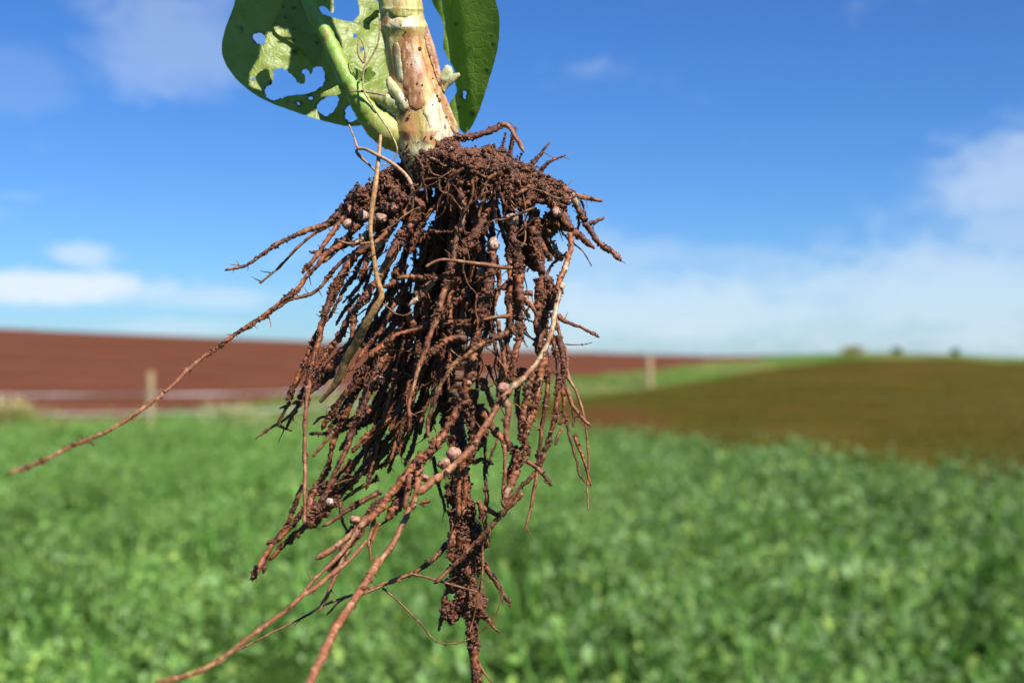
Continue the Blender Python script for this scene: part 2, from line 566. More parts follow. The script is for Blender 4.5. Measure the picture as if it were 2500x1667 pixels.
def scatter_crop():
    # shoots: each carries leaflets around its upper part
    N = 30000
    y = np.sqrt(rng.uniform(1.6 ** 2, 23.0 ** 2, N * 2))
    x = rng.uniform(-0.50, 0.50, N * 2) * y + rng.normal(0, 0.3, N * 2)
    ok = y < crop_edge(x) + 0.25 * rng.normal(0, 1, len(x))
    x, y = x[ok][:N], y[ok][:N]
    y2 = np.sqrt(rng.uniform(2.0 ** 2, 23.0 ** 2, 17000)); x2 = rng.uniform(0.5, 1.05, 17000) * y2 * rng.choice([-1, 1], 17000)   # the field goes on to both sides
    ok = y2 < crop_edge(x2)
    x, y = np.concatenate([x, x2[ok]]), np.concatenate([y, y2[ok]])
    p2 = np.stack([x, y, x * 0], -1)
    clump = fbm(p2 / 0.55, 11, 3)
    gap = 0.6 * vnoise(p2 / 0.24, 17) + 0.4 * vnoise(p2 / 0.9, 18)
    keep = gap > 0.33
    x, y, clump, p2 = x[keep], y[keep], clump[keep], p2[keep]
    N = len(x)
    h = 0.26 + 0.48 * (clump - 0.38) + rng.normal(0, 0.04, N)
    right = np.clip((x - 0.0) / 3.0, 0, 1)
    h += 0.05 * right * rng.random(N) + np.where(rng.random(N) < 0.02, 0.07, 0)
    # share of big grey-green leaves rises to the right, fine yellow-green ones to the left
    k = 7
    yy = np.repeat(y, k); xx = np.repeat(x, k); hh = np.repeat(h, k); cl = np.repeat(clump, k)
    t = np.tile(np.linspace(0.42, 1.0, k), N) + rng.normal(0, 0.05, N * k)
    rgt = np.clip(0.35 + xx / 4.0, 0.1, 1.0)
    base = np.stack([xx + rng.normal(0, 0.03, N * k), yy + rng.normal(0, 0.03, N * k), height(xx, yy) + hh * t], 1)
    L = rng.uniform(0.030, 0.088, N * k) * (0.60 + 0.55 * rgt)
    W = L * rng.uniform(0.15, 0.36, N * k)
    az = rng.uniform(0, 2 * math.pi, N * k)
    lean = rng.uniform(0.25, 1.35, N * k)
    g = rng.random(N * k)
    c_a = np.array([0.140, 0.255, 0.055]); c_b = np.array([0.180, 0.290, 0.110]); c_c = np.array([0.25, 0.34, 0.075])
    big = 0.5 * vnoise(np.stack([xx / 1.7, yy / 1.7, xx * 0], -1), 23) + 0.5 * vnoise(np.stack([xx / 0.28, yy / 0.28, xx * 0], -1), 24)
    mixb = (rng.random(N * k) < 0.25 + 0.45 * rgt)[:, None]
    cc = np.where(mixb, c_b, c_a)
    cc = np.where((g < 0.10)[:, None], c_c, cc)
    cc = cc * (0.70 + 0.6 * rng.random(N * k))[:, None] * (0.60 + 0.80 * big)[:, None] * 1.08 * (1.20 - 0.46 * rgt)[:, None]
    cu = rng.uniform(0.1, 0.6, N * k)
    near = (yy < 7.5) & (np.abs(xx) < 0.5 * yy)
    va, ta, ca_ = blades(base[near], L[near], W[near], az[near], lean[near], cu[near], cc[near], 2, 0.3)
    f_ = ~near      # farther leaflets: two folded halves are enough
    m_ = f_.sum(); o_ = np.stack([np.cos(az[f_]), np.sin(az[f_]), np.zeros(m_)], 1); s_ = np.stack([-np.sin(az[f_]), np.cos(az[f_]), np.zeros(m_)], 1)
    la = (lean[f_] + 0.5 * cu[f_])[:, None]
    d_ = o_ * np.sin(la) + np.array([0, 0, 1.0]) * np.cos(la); nn = -o_ * np.cos(la) + np.array([0, 0, 1.0]) * np.sin(la)
    Lf = L[f_][:, None]; Wf = W[f_][:, None]
    quad = np.stack([base[f_], base[f_] + d_ * Lf * 0.5 + s_ * Wf + nn * Wf * 0.3, base[f_] + d_ * Lf, base[f_] + d_ * Lf * 0.5 - s_ * Wf + nn * Wf * 0.3], 1)
    tb = (np.arange(m_)[:, None, None] * 4 + np.array([(0, 1, 2), (0, 2, 3)])[None]).reshape(-1, 3)
    v1 = np.concatenate([va, quad.reshape(-1, 3)]); t1 = np.concatenate([ta, tb + len(va)])
    col1 = np.concatenate([ca_, np.repeat(cc[f_][:, None], 4, 1).reshape(-1, 3)])
    # stems
    st_ = (y < 9) & (np.abs(x) < 0.6 * y)
    x, y, h = x[st_], y[st_], h[st_]; N = len(x)
    base2 = np.stack([x, y, height(x, y)], 1)
    cs = np.tile(np.array([0.09, 0.17, 0.04]), (N, 1))
    v2, t2, col2 = blades(base2, h, np.full(N, 0.0028), rng.uniform(0, 6.28, N), np.full(N, 0.05), rng.uniform(0, 0.15, N), cs, 2, 0.4)
    # long grassy blades here and there, more towards the near right
    n3 = 10000
    y3 = np.sqrt(rng.uniform(3.0 ** 2, 20.0 ** 2, n3)); x3 = rng.uniform(-0.5, 0.5, n3) * y3
    ok = (y3 < crop_edge(x3)) & (vnoise(np.stack([x3 / 0.9, y3 / 0.9, x3 * 0], -1), 31) > 0.42)
    x3, y3 = x3[ok], y3[ok]; n3 = len(x3)
    b3 = np.stack([x3, y3, height(x3, y3) + 0.12], 1)
    c3 = np.array([0.075, 0.19, 0.028])[None] * rng.uniform(0.8, 1.5, n3)[:, None]
    v3, t3, col3 = blades(b3, rng.uniform(0.22, 0.40, n3), rng.uniform(0.004, 0.009, n3), rng.uniform(0, 6.28, n3),
                          rng.uniform(0.05, 0.5, n3), rng.uniform(0.2, 0.7, n3), c3, 3, 0.3)
    Vv = np.concatenate([v1, v2, v3]); T = np.concatenate([t1, t2 + len(v1), t3 + len(v1) + len(v2)])
    C = np.concatenate([col1, col2, col3])
    o = mesh_obj('green_crop', Vv, T, M_CROP, colors=C)
    tag(o, 'dense green leafy cover crop filling the field in front', 'crop', kind='stuff')


scatter_crop()


def sample_zone(zid, n, ymax=100):
    idx = np.where((zone == zid) & (cen[:, 1] < ymax) & (np.abs(A.reshape(-1)[Q[:, 0]]) < 0.5))[0]
    q = V[Q[idx]]
    area = np.linalg.norm(np.cross(q[:, 1] - q[:, 0], q[:, 3] - q[:, 0]), axis=1) / cen[idx, 1] ** 1.2
    pick = rng.choice(idx, n, p=area / area.sum())
    q = V[Q[pick]]
    u, v = rng.random((2, n, 1))
    return (q[:, 0] * (1 - u) + q[:, 1] * u) * (1 - v) + (q[:, 3] * (1 - u) + q[:, 2] * u) * v


def scatter_verge():
    n = 17000
    p = sample_zone(1, n)
    tall = vnoise(np.stack([p[:, 0] / 3.0, p[:, 1] / 6.0, p[:, 0] * 0], -1), 41)
    L = rng.uniform(0.08, 0.24, n) * (0.45 + tall) * np.interp(p[:, 1], [22, 30, 45, 60], [0.8, 0.9, 0.75, 0.5])
    dry = (vnoise(np.stack([p[:, 0] / 2.2, p[:, 1] / 5.0, p[:, 0] * 0 + 4], -1), 43) + rng.normal(0, 0.1, n)) > 0.66
    c = np.where(dry[:, None], np.array([0.25, 0.22, 0.10]), np.array([0.085, 0.19, 0.035])) * rng.uniform(0.7, 1.35, n)[:, None]
    v, t, cc = blades(p, L, L * 0.09, rng.uniform(0, 6.28, n), rng.uniform(0.05, 0.6, n), rng.uniform(0.1, 0.6, n), c, 2)
    tag(mesh_obj('verge_grass', v, t, M_GRASS, colors=cc), 'strip of rough green and straw-coloured grass between the fields', 'grass', kind='stuff')


def scatter_seedlings():
    n = 32000
    p = sample_zone(3, n)
    bare = vnoise(np.stack([p[:, 0] / 2.5, p[:, 1] / 7.0, p[:, 0] * 0], -1), 47) + 0.25 * vnoise(np.stack([p[:, 0] / 0.8, p[:, 1] / 2, p[:, 0] * 0], -1), 48)
    keep = (bare > 0.42) & (np.hypot((p[:, 0] - 2.1) / 1.4, (p[:, 1] - 27.0) / 4.5) > 0.9 + 0.5 * rng.random(n))
    p = p[keep]; n = len(p)
    L = rng.uniform(0.03, 0.085, n)
    c = np.array([0.065, 0.078, 0.008])[None] * rng.uniform(0.6, 1.3, n)[:, None]
    v, t, cc = blades(p, L, L * 0.16, rng.uniform(0, 6.28, n), rng.uniform(0.1, 0.9, n), rng.uniform(0.1, 0.6, n), c, 2)
    tag(mesh_obj('seedlings', v, t, M_GRASS, colors=cc), 'thin olive seedlings over brown soil on the right hillside', 'seedlings', kind='stuff')


scatter_verge()
scatter_seedlings()

# icosahedron for crumbs and clods
_ph = (1 + 5 ** 0.5) / 2
ICO_V = np.array([(-1, _ph, 0), (1, _ph, 0), (-1, -_ph, 0), (1, -_ph, 0), (0, -1, _ph), (0, 1, _ph), (0, -1, -_ph), (0, 1, -_ph),
                  (_ph, 0, -1), (_ph, 0, 1), (-_ph, 0, -1), (-_ph, 0, 1)]) / math.sqrt(1 + _ph * _ph)
ICO_F = np.array([(0, 11, 5), (0, 5, 1), (0, 1, 7), (0, 7, 10), (0, 10, 11), (1, 5, 9), (5, 11, 4), (11, 10, 2), (10, 7, 6), (7, 1, 8),
                  (3, 9, 4), (3, 4, 2), (3, 2, 6), (3, 6, 8), (3, 8, 9), (4, 9, 5), (2, 4, 11), (6, 2, 10), (8, 6, 7), (9, 8, 1)])


def crumbs(centres, radii, r, jit=0.35, flat=0.35):
    n = len(centres)
    s = 1 + r.uniform(-jit, jit, (n, 12, 1))
    an = 1 + r.uniform(-flat, flat, (n, 1, 3))
    v = centres[:, None, :] + ICO_V[None] * s * an * np.asarray(radii)[:, None, None]
    f = ICO_F[None] + (np.arange(n) * 12)[:, None, None]
    return v.reshape(-1, 3), f.reshape(-1, 3)


OCT_V = np.array([(1, 0, 0), (-1, 0, 0), (0, 1, 0), (0, -1, 0), (0, 0, 1), (0, 0, -1.0)])
OCT_F = np.array([(0, 2, 4), (2, 1, 4), (1, 3, 4), (3, 0, 4), (2, 0, 5), (1, 2, 5), (3, 1, 5), (0, 3, 5)])


def grains(centres, radii, r, big=0.00036):
    """soil grains: rounded crumbs where big, rough little crystals where small"""
    radii = np.asarray(radii)
    m = radii > big
    v1, f1 = crumbs(centres[m], radii[m], r)
    c2, r2 = centres[~m], radii[~m]
    n = len(c2)
    q = r.normal(0, 1, (n, 3, 3))
    q, _ = np.linalg.qr(q) if n else (q, None)
    base = np.einsum('nij,kj->nki', q, OCT_V) * (1 + r.uniform(-0.4, 0.4, (n, 6, 1)))
    v2 = (c2[:, None] + base * 1.15 * r2[:, None, None]).reshape(-1, 3)
    f2 = (OCT_F[None] + (np.arange(n) * 6)[:, None, None]).reshape(-1, 3)
    return np.concatenate([v1, v2]), np.concatenate([f1, f2 + len(v1)])


def scatter_clods():
    n = 2500
    p = sample_zone(2, n)
    v, t = crumbs(p, rng.uniform(0.02, 0.07, n), rng)
    tag(mesh_obj('soil_clods', v, t, M_RED), 'loose clods strewn over the ploughed red hillside', 'clods', kind='stuff')


scatter_clods()

# ------------------------------------------------------------------ fence, posts, tufts, shrubs
def mat_plain(name, c1, c2, sc, rough=0.8, stretch=(1, 1, 1)):
    m, t, b, o = material(name, rough, 0.25)
    mpn = t.n('ShaderNodeMapping'); t.put(mpn.inputs['Vector'], objco(t)); mpn.inputs['Scale'].default_value = stretch
    n = t.noise(mpn.outputs[0], sc, 5, 0.6)
    t.put(b.inputs['Base Color'], t.mix(t.ramp(n, 0.3, 0.7), c1, c2))
    bump(t, b, n, 0.4, 0.01)
    return m


M_WOOD = mat_plain('weathered_wood', (0.24, 0.18, 0.09, 1), (0.36, 0.28, 0.16, 1), 9, 0.85, (3, 3, 0.4))
M_TAPE = mat_plain('fence_tape', (0.28, 0.26, 0.26, 1), (0.46, 0.44, 0.44, 1), 3, 0.6)
M_IRON = mat_plain('insulator_plastic', (0.05, 0.05, 0.05, 1), (0.09, 0.09, 0.09, 1), 30, 0.5)


def post_mesh(name, h, r, lean=0.0, mat=None, parent=None, sharpen=0.0):
    n = 12; zs = [-0.25, 0.0, h * 0.5, h - 0.03, h - 0.004, h]
    rs = [r, r * 1.02, r * 0.97, r * 0.95, r * 0.80, r * 0.3]
    vv = []
    for z, q in zip(zs, rs):
        for k in range(n):
            a = 2 * math.pi * k / n
            e = 1 + 0.06 * math.sin(3 * a + z * 5)
            vv.append((q * e * math.cos(a) + lean * z, q * e * math.sin(a), z))
    ff = []
    for i in range(len(zs) - 1):
        for k in range(n):
            a, b = i * n + k, i * n + (k + 1) % n
            ff += [(a, b, b + n), (a, b + n, a + n)]
    top = len(vv); vv.append((lean * h, 0, h))
    b0 = (len(zs) - 1) * n
    for k in range(n):
        ff.append((b0 + k, b0 + (k + 1) % n, top))
    return mesh_obj(name, vv, ff, mat or M_WOOD, parent)


def ground_z(x, y):
    return float(height(np.array([x]), np.array([y]))[0])


def tube_pts(p, rad, n=8):
    """tube through 3D points, radii per point; returns V, T"""
    p = np.asarray(p, float); m = len(p)
    rad = np.broadcast_to(np.asarray(rad, float), (m,))
    t = np.gradient(p, axis=0); t /= np.linalg.norm(t, axis=1)[:, None] + 1e-12
    ref = np.tile(np.array([0, 1.0, 0]), (m, 1))
    par = np.abs((t * ref).sum(1)) > 0.9
    ref[par] = (0, 0, 1.0)
    s = np.cross(t, ref); s /= np.linalg.norm(s, axis=1)[:, None] + 1e-12
    b = np.cross(t, s)
    a = np.linspace(0, 2 * math.pi, n + 1)[:-1]
    ring = p[:, None] + rad[:, None, None] * (s[:, None] * np.cos(a)[None, :, None] + b[:, None] * np.sin(a)[None, :, None])
    Vv = ring.reshape(-1, 3)
    i = (np.arange(m - 1)[:, None] * n + np.arange(n)[None]).ravel()
    j = (np.arange(m - 1)[:, None] * n + (np.arange(n)[None] + 1) % n).ravel()
    T = np.concatenate([np.stack([i, j, j + n], 1), np.stack([i, j + n, i + n], 1)])
    c0 = len(Vv); Vv = np.concatenate([Vv, p[:1], p[-1:]])
    k = np.arange(n); k2 = (k + 1) % n
    T = np.concatenate([T, np.stack([k2, k, np.full(n, c0)], 1), np.stack([(m - 1) * n + k, (m - 1) * n + k2, np.full(n, c0 + 1)], 1)])
    return Vv, T


FY = 23.2
fence = empty('tape_fence', (0, FY, 0))
tag(fence, 'low electric tape fence on wooden posts at the edge of the green crop', 'fence')
posts = [(-240, 23.2, 1.02, 0.06), (365, 23.2, 1.02, 0.066), (806, 25.2, 0.92, 0.05)]
pp = []
for (px, y, h, r) in posts:
    x = (px - 1250) / F * y; z = ground_z(x, y)
    o = post_mesh('post', h, r, 0.02, parent=fence)
    o.location = (x, y - FY, z)
    for zi in (0.62, 0.30):
        mesh_obj('insulator', *crumbs(np.array([[0.0, -r - 0.012, zi]]), [0.03], rng), M_IRON, o)
    pp.append((x, y, z))
pp.append((at(1250, 960, 34)[0], 34.0, ground_z(at(1250, 960, 34)[0], 34)))


def tape(zh, half, sag):
    vv = []; ff = []
    for i in range(len(pp) - 1):
        a = np.array(pp[i]); b = np.array(pp[i + 1])
        for k in range(13):
            if i and k == 0: continue
            u = k / 12
            c = a * (1 - u) + b * u
            zz = c[2] + zh - sag * 4 * u * (1 - u)
            tw = 0.9 * math.sin(6.0 * u + i * 2 + zh * 9)
            dy, dz = half * math.sin(tw), half * math.cos(tw)
            vv += [(c[0], c[1] - 0.10 - dy, zz - dz), (c[0], c[1] - 0.10 + dy, zz + dz),
                   (c[0], c[1] - 0.097 + dy, zz + dz), (c[0], c[1] - 0.097 - dy, zz - dz)]
    n = len(vv) // 4
    for k in range(n - 1):
        for j in range(4):
            a, b = k * 4 + j, k * 4 + (j + 1) % 4
            ff += [(a, b, b + 4), (a, b + 4, a + 4)]
    o = mesh_obj('tape', vv, ff, M_TAPE, fence)
    o.location = (0, -FY, 0)
    return o


tape(0.62, 0.020, 0.03)
tape(0.30, 0.020, 0.04)

x_, y_ = at(1585, 958, 41)[0], 41.0
o = post_mesh('fence_post', 0.98, 0.098, 0.0)
o.location = (x_, y_, ground_z(x_, y_))
tag(o, 'lone pale wooden post standing on the grass strip below the right hillside', 'post')


def tuft(name, px, y, n, hgt, spread, ca, cb, label, cat, lean=0.7):
    x = (px - 1250) / F * y; z = ground_z(x, y)
    b = np.stack([rng.normal(0, spread, n), rng.normal(0, spread, n), np.zeros(n)], 1)
    L = hgt * rng.uniform(0.6, 1.1, n)
    c = np.array(ca)[None] + (np.array(cb) - np.array(ca))[None] * rng.random((n, 1))
    v, t, cc = blades(b, L, L * 0.03, rng.uniform(0, 6.28, n), rng.uniform(0.0, lean, n), rng.uniform(0.1, 0.6, n), c, 3)
    o = mesh_obj(name, v, t, M_GRASS, colors=cc)
    o.location = (x, y, z)
    tag(o, label, cat)
    return o


tuft('dry_grass_tuft', 22, 21.6, 520, 0.72, 0.13, (0.42, 0.36, 0.16), (0.55, 0.47, 0.25), 'straw-yellow grass tuft in front of the tape fence, at the left edge', 'grass tuft')
tuft('dry_grass_tuft', 560, 23.8, 200, 0.55, 0.24, (0.38, 0.32, 0.18), (0.5, 0.44, 0.28), 'pale dry grass tuft by the fence, between its wooden post and the roots', 'grass tuft')
tuft('dry_grass_tuft', 2080, 82, 320, 0.75, 0.33, (0.36, 0.28, 0.16), (0.45, 0.36, 0.22), 'tan dry tuft on the skyline of the right hillside', 'grass tuft')


def shrub(px, y, hgt, wid, label):
    x = (px - 1250) / F * y; z = ground_z(x, y)
    e = empty('shrub', (x, y, z)); tag(e, label, 'shrub', 'small shrubs on the right skyline')
    v, t = tube_pts([(0, 0, -0.05), (0.03, 0, hgt * 0.3), (0.0, 0.02, hgt * 0.6)], [0.05, 0.04, 0.02], 7)
    mesh_obj('trunk', v, t, M_WOOD, e)
    n = 420
    d = rng.normal(0, 1, (n, 3)); d /= np.linalg.norm(d, axis=1)[:, None]
    p = d * rng.uniform(0.3, 1, (n, 1)) ** 0.5 * np.array([wid, wid, hgt * 0.5]) + np.array([0, 0, hgt * 0.55])
    L = rng.uniform(0.08, 0.18, n)
    c = np.array([0.06, 0.11, 0.03])[None] * rng.uniform(0.7, 1.5, n)[:, None]
    v, t, cc = blades(p, L, L * 0.3, rng.uniform(0, 6.28, n), rng.uniform(0.2, 1.8, n), rng.uniform(0, 0.6, n), c, 2)
    mesh_obj('crown', v, t, M_GRASS, e, colors=cc)


shrub(2190, 84, 0.30, 0.36, 'low dark shrub on the right skyline, left one of two')
shrub(2332, 84, 0.33, 0.30, 'low dark shrub on the right skyline, right one of two')

# ================================================================== the uprooted plant
plant = empty('uprooted_plant', tuple(P3(1075, 390, 0)))
tag(plant, 'uprooted bean plant with red-soil-caked hanging roots, white nodules and holed leaves', 'plant')


def spline(pts, step=3.0):
    """Catmull-Rom through (n,k) points, resampled every step photo pixels"""
    p = np.asarray(pts, float)
    q = np.concatenate([2 * p[:1] - p[1:2], p, 2 * p[-1:] - p[-2:-1]])
    out = []
    for i in range(1, len(q) - 2):
        a, b, c, d = q[i - 1], q[i], q[i + 1], q[i + 2]
        n = max(2, int(np.linalg.norm((c - b)[:3]) / step))
        u = np.linspace(0, 1, n, endpoint=False)[:, None]
        out.append(0.5 * ((2 * b) + (-a + c) * u + (2 * a - 5 * b + 4 * c - d) * u ** 2 + (-a + 3 * b - 3 * c + d) * u ** 3))
    out.append(p[-1:])
    return np.concatenate(out)


def dz(d):
    """front roots stand well clear of the shaded core"""
    d = np.asarray(d, float)
    return np.where(d < 0, np.where(d > -160, d * 1.45, d - 72), d)


C_SOIL = np.array([0.085, 0.026, 0.012]); C_TAN = np.array([0.26, 0.112, 0.046]); C_PALE = np.array([0.46, 0.34, 0.21])
C_PINK = np.array([0.27, 0.088, 0.032]); C_GREY = np.array([0.13, 0.085, 0.06])
C_RUST = np.array([0.27, 0.080, 0.024])
SKIN = {'S': (C_SOIL, C_RUST, 0.54), 'T': (C_TAN, C_SOIL, 0.62), 'P': (C_PALE, C_TAN, 0.55), 'M': (C_TAN, C_SOIL, 0.46),
        'K': (C_PINK, C_PALE, 0.68), 'G': (C_GREY, C_SOIL, 0.6), 'O': (np.array([0.22, 0.078, 0.032]), np.array([0.36, 0.19, 0.09]), 0.60)}
ROOT_N = [0]


def root(c, pts, r0, r1, kind='S', crust=1.0, d0=0, d1=None, name='root', wig=2.2, parent=None, hairs=1.0, dm=None, tip=True):
    ROOT_N[0] += 1
    seed = ROOT_N[0]
    r = np.random.default_rng(1000 + seed)
    s2 = src(c, pts)
    d1 = d0 if d1 is None else d1
    cum = np.concatenate([[0], np.cumsum(np.linalg.norm(np.diff(s2, axis=0), axis=1))])
    u = cum / cum[-1]
    dd = d0 + (d1 - d0) * u
    if dm is not None:
        dd = dd + 4 * u * (1 - u) * dm
    dd = dz(dd)
    p = spline(np.concatenate([s2, dd[:, None]], 1), 2.8)
    m = len(p)
    L = np.concatenate([[0], np.cumsum(np.linalg.norm(np.diff(p, axis=0), axis=1))])
    u = L / L[-1]
    fade = np.clip(np.minimum(u, 1 - u) * 8, 0, 1)
    for ax in range(3):
        p[:, ax] += wig * fade * (fbm(np.stack([L / 34, L * 0 + ax * 7.7, L * 0], -1), seed, 2) - 0.5) * 2 * (1.0 if ax < 2 else 1.6)
    rad = (0.84 if r0 < 7 else 0.70) * (r0 + (r1 - r0) * u) * (0.84 + 0.32 * n1(L / 27, seed + 500))
    if tip:
        rad = rad * np.clip(((L[-1] - L) / (1.4 * max(r1, 2)) + 0.18), 0.18, 1) ** 0.6
    p3 = P3(p[:, 0], p[:, 1], p[:, 2])
    sc = U * (p3[:, 1] / D0)
    sides = 6 if r0 < 5 else (8 if r0 < 10 else 10)
    Vv, T = tube_pts(p3, rad * sc, sides)
    # lumpy skin
    Vs = Vv / U
    lump = 0.9 * (vnoise(Vs / 13.0, seed + 70) - 0.5) + 1.5 * (vnoise(Vs / 5.5, seed + 71) - 0.5) * np.clip(crust, 0.2, 1)
    cidx = np.minimum(np.arange(len(Vv)) // sides, m - 1); cidx[-2:] = (0, m - 1)
    Vv = Vv + (Vv - p3[cidx]) * (lump * 0.55)[:, None]
    ca, cb, th = SKIN[kind]
    mixf = np.clip((fbm(Vs / np.array([13.0, 13.0, 34.0]), seed + 300, 3) - th) * 7 + 0.5, 0, 1)
    C = ca[None] * (1 - mixf[:, None]) + cb[None] * mixf[:, None]
    C = C * r.uniform(0.85, 1.15)
    mi = np.zeros(len(T), int)
    parts = [(Vv, T, C, mi)]
    # adhering soil crumbs
    if crust > 0:
        cr_ = crust * (0.35 if kind == 'O' else 1.0)
        ncr = int(L[-1] * cr_ * (0.5 + 0.13 * np.mean(rad)))
        cover = fbm(np.stack([L / 40, L * 0 + 9.1, L * 0], -1), seed + 40, 2)
        pr = np.clip(cover - 0.34, 0.015, 1) ** 2.4 * (rad + 3)
        k = r.choice(m, ncr, p=pr / pr.sum())
        a = r.uniform(0, 2 * math.pi, ncr)
        ln = r.uniform(0.82, 1.18, ncr) * rad[k]
        size = np.clip(r.lognormal(0.55, 0.58, ncr), 0.8, 6.5) * np.clip(rad[k] / 7, 0.5, 1.15)
        t = np.gradient(p3, axis=0); t /= np.linalg.norm(t, axis=1)[:, None] + 1e-12
        ref = np.array([0, 1.0, 0.0]); s = np.cross(t, ref); s /= np.linalg.norm(s, axis=1)[:, None] + 1e-9
        b = np.cross(t, s)
        cc = p3[k] + (ln * sc[k])[:, None] * (s[k] * np.cos(a)[:, None] + b[k] * np.sin(a)[:, None])
        cc = cc + r.normal(0, 1.0 * U, cc.shape)
        v, f = grains(cc, size * U, r)
        parts.append((v, f, np.tile(C_SOIL, (len(v), 1)), np.ones(len(f), int)))
    # fine rootlets
    for _ in range(r.poisson(L[-1] / 75 * hairs)):
        i = r.integers(2, m - 2)
        ln = r.uniform(10, 38)
        tdir = (p[min(i + 2, m - 1)] - p[i - 2]); tdir /= np.linalg.norm(tdir) + 1e-9
        dv = tdir * r.uniform(0.1, 0.9) + r.normal(0, 0.7, 3); dv /= np.linalg.norm(dv)
        q = p[i][None] + dv[None] * np.linspace(0, ln, 8)[:, None] + np.cumsum(r.normal(0, 0.8, (8, 3)), axis=0)
        v, f = tube_pts(P3(q[:, 0], q[:, 1], q[:, 2]), np.linspace(1.9, 0.6, 8) * U, 5)
        parts.append((v, f, np.tile(C_TAN * 0.7, (len(v), 1)), np.zeros(len(f), int)))
    off = 0; VV = []; TT = []; CC = []; MI = []
    for v, f, cl, mm in parts:
        VV.append(v); TT.append(f + off); CC.append(cl); MI.append(mm); off += len(v)
    o = mesh_obj(name, np.concatenate(VV), np.concatenate(TT), [M_ROOT, M_SOIL], None, np.concatenate(CC), np.concatenate(MI))
    child(o, parent or plant)
    return o


# ---- tap root (pale grey core, caked lower down)
tap = root(0, [(1075, 395), (1098, 520), (1120, 660), (1122, 800), (1115, 950), (1118, 1090), (1125, 1210)], 40, 27, 'G', 0.8, 45, 5, 'taproot', 3, tip=False, hairs=0)
root(0, [(1112, 1060), (1122, 1130), (1128, 1220), (1132, 1300), (1130, 1370), (1138, 1440), (1146, 1500)], 26, 30, 'S', 2.6, 0, 0, 'taproot', 3, tip=False)
root(6, [(1985, 640), (2005, 760), (2020, 900), (2028, 1020), (2040, 1130), (2046, 1260)], 19, 13, 'S', 1.6, 0, 0, 'taproot', 3, tip=False)
root(6, [(1960, 220), (1950, 330), (1975, 460), (1990, 560)], 20, 16, 'S', 2.2, -22, -22)
root(6, [(1900, 150), (1890, 260), (1880, 360), (1885, 440)], 12, 9, 'K', 0.9, -30, -30)
root(6, [(1925, 20), (1935, 110), (1930, 190)], 10, 9, 'K', 0.7, -40, -38)
root(6, [(1990, 690), (1930, 730), (1890, 790), (1880, 845)], 17, 8, 'S', 2.4, 0, -10)
root(6, [(1880, 590), (1850, 650), (1838, 700), (1832, 770), (1822, 830), (1805, 890)], 9, 5, 'S', 2.2, 6, 0)
root(6, [(1845, 690), (1825, 710)], 12, 10, 'S', 2.2, 0, 0)
root(6, [(2045, 745), (2110, 810), (2150, 850), (2195, 900)], 11, 4, 'S', 1.6, 0, -10)
root(6, [(2080, 455), (2140, 530), (2190, 610), (2230, 670), (2265, 722)], 13, 5, 'S', 1.5, 0, -10)
root(6, [(2060, 1090), (2100, 1160), (2150, 1225)], 5, 2, 'T', 0.3, 0, 0)

# ---- left side of the crown
root(2, [(560, 430), (430, 440), (330, 490), (260, 560), (160, 630), (70, 700), (0, 760), (-70, 820)], 20, 13, 'S', 2.0, 20, 30)
root(3, [(1140, 70), (1060, 105), (960, 185), (850, 285), (730, 335), (640, 368), (520, 422), (400, 500), (280, 580), (135, 617)], 13, 4, 'M', 1.1, 10, -25)
root(3, [(960, 270), (850, 310), (740, 375), (650, 450), (570, 525), (480, 620), (375, 705)], 7, 4, 'T', 0.35, 40, 30)
root(3, [(1010, 180), (940, 270), (880, 345), (815, 440), (745, 545), (670, 628)], 10, 7.5, 'K', 0.9, -5, -30)
root(3, [(1060, 300), (1010, 350), (930, 440), (830, 505), (770, 585), (705, 650), (640, 740), (560, 800), (480, 868), (400, 925), (330, 975), (220, 1050), (120, 1120), (0, 1205)], 11, 5.5, 'S', 1.1, -10, -60)
root(7, [(1560, 325), (1480, 390), (1400, 460), (1320, 545), (1200, 650), (1100, 720), (960, 820), (800, 910), (680, 960), (540, 1020), (400, 1090), (250, 1160), (85, 1217)], 5.5, 6, 'O', 0.5, -60, -1000, wig=1.0)
root(3, [(1110, 420), (1020, 500), (930, 565), (850, 650), (760, 760), (640, 800), (560, 830), (470, 890), (390, 950)], 8, 5, 'M', 1.0, -15, -40)
root(3, [(1150, 430), (1040, 510), (960, 600), (900, 700), (840, 840), (800, 960), (780, 1080), (745, 1200), (705, 1440), (697, 1560)], 11, 8, 'S', 0.9, -40, -90)
root(5, [(418, 120), (412, 270), (405, 400), (404, 560), (405, 700), (403, 850), (400, 1060)], 8, 6.5, 'O', 0.45, -90, -120, wig=1.5)
root(3, [(1210, 430), (1130, 520), (1090, 590), (1050, 680)], 10, 7, 'K', 0.9, -40, -60)
root(3, [(1400, 190), (1310, 270), (1240, 360), (1160, 440)], 11, 9, 'K', 0.5, -60, -70)
root(3, [(1290, 330), (1220, 410), (1170, 470), (1120, 530)], 9, 7, 'P', 0.6, -50, -60)
root(8, [(560, 820), (630, 850), (670, 920), (630, 1010), (540, 1130), (440, 1250), (380, 1340), (300, 1460), (230, 1580)], 13, 13, 'S', 1.7, -70, -95)
root(3, [(1400, 330), (1330, 420), (1270, 520), (1220, 610), (1180, 680), (1100, 790), (1040, 870)], 15, 13, 'K', 1.1, -80, -75)
root(3, [(1130, 770), (1080, 830), (1030, 880), (1015, 960), (1000, 1080)], 16, 6, 'K', 0.8, -60, -70)
root(3, [(1110, 640), (1030, 750), (940, 842)], 6, 3, 'S', 1.0, 60, 70)
root(3, [(1060, 780), (960, 885), (895, 995)], 8, 5, 'S', 1.5, 60, 70)
root(3, [(1030, 420), (960, 450), (880, 480), (720, 495)], 8, 5, 'S', 1.2, 20, 20)
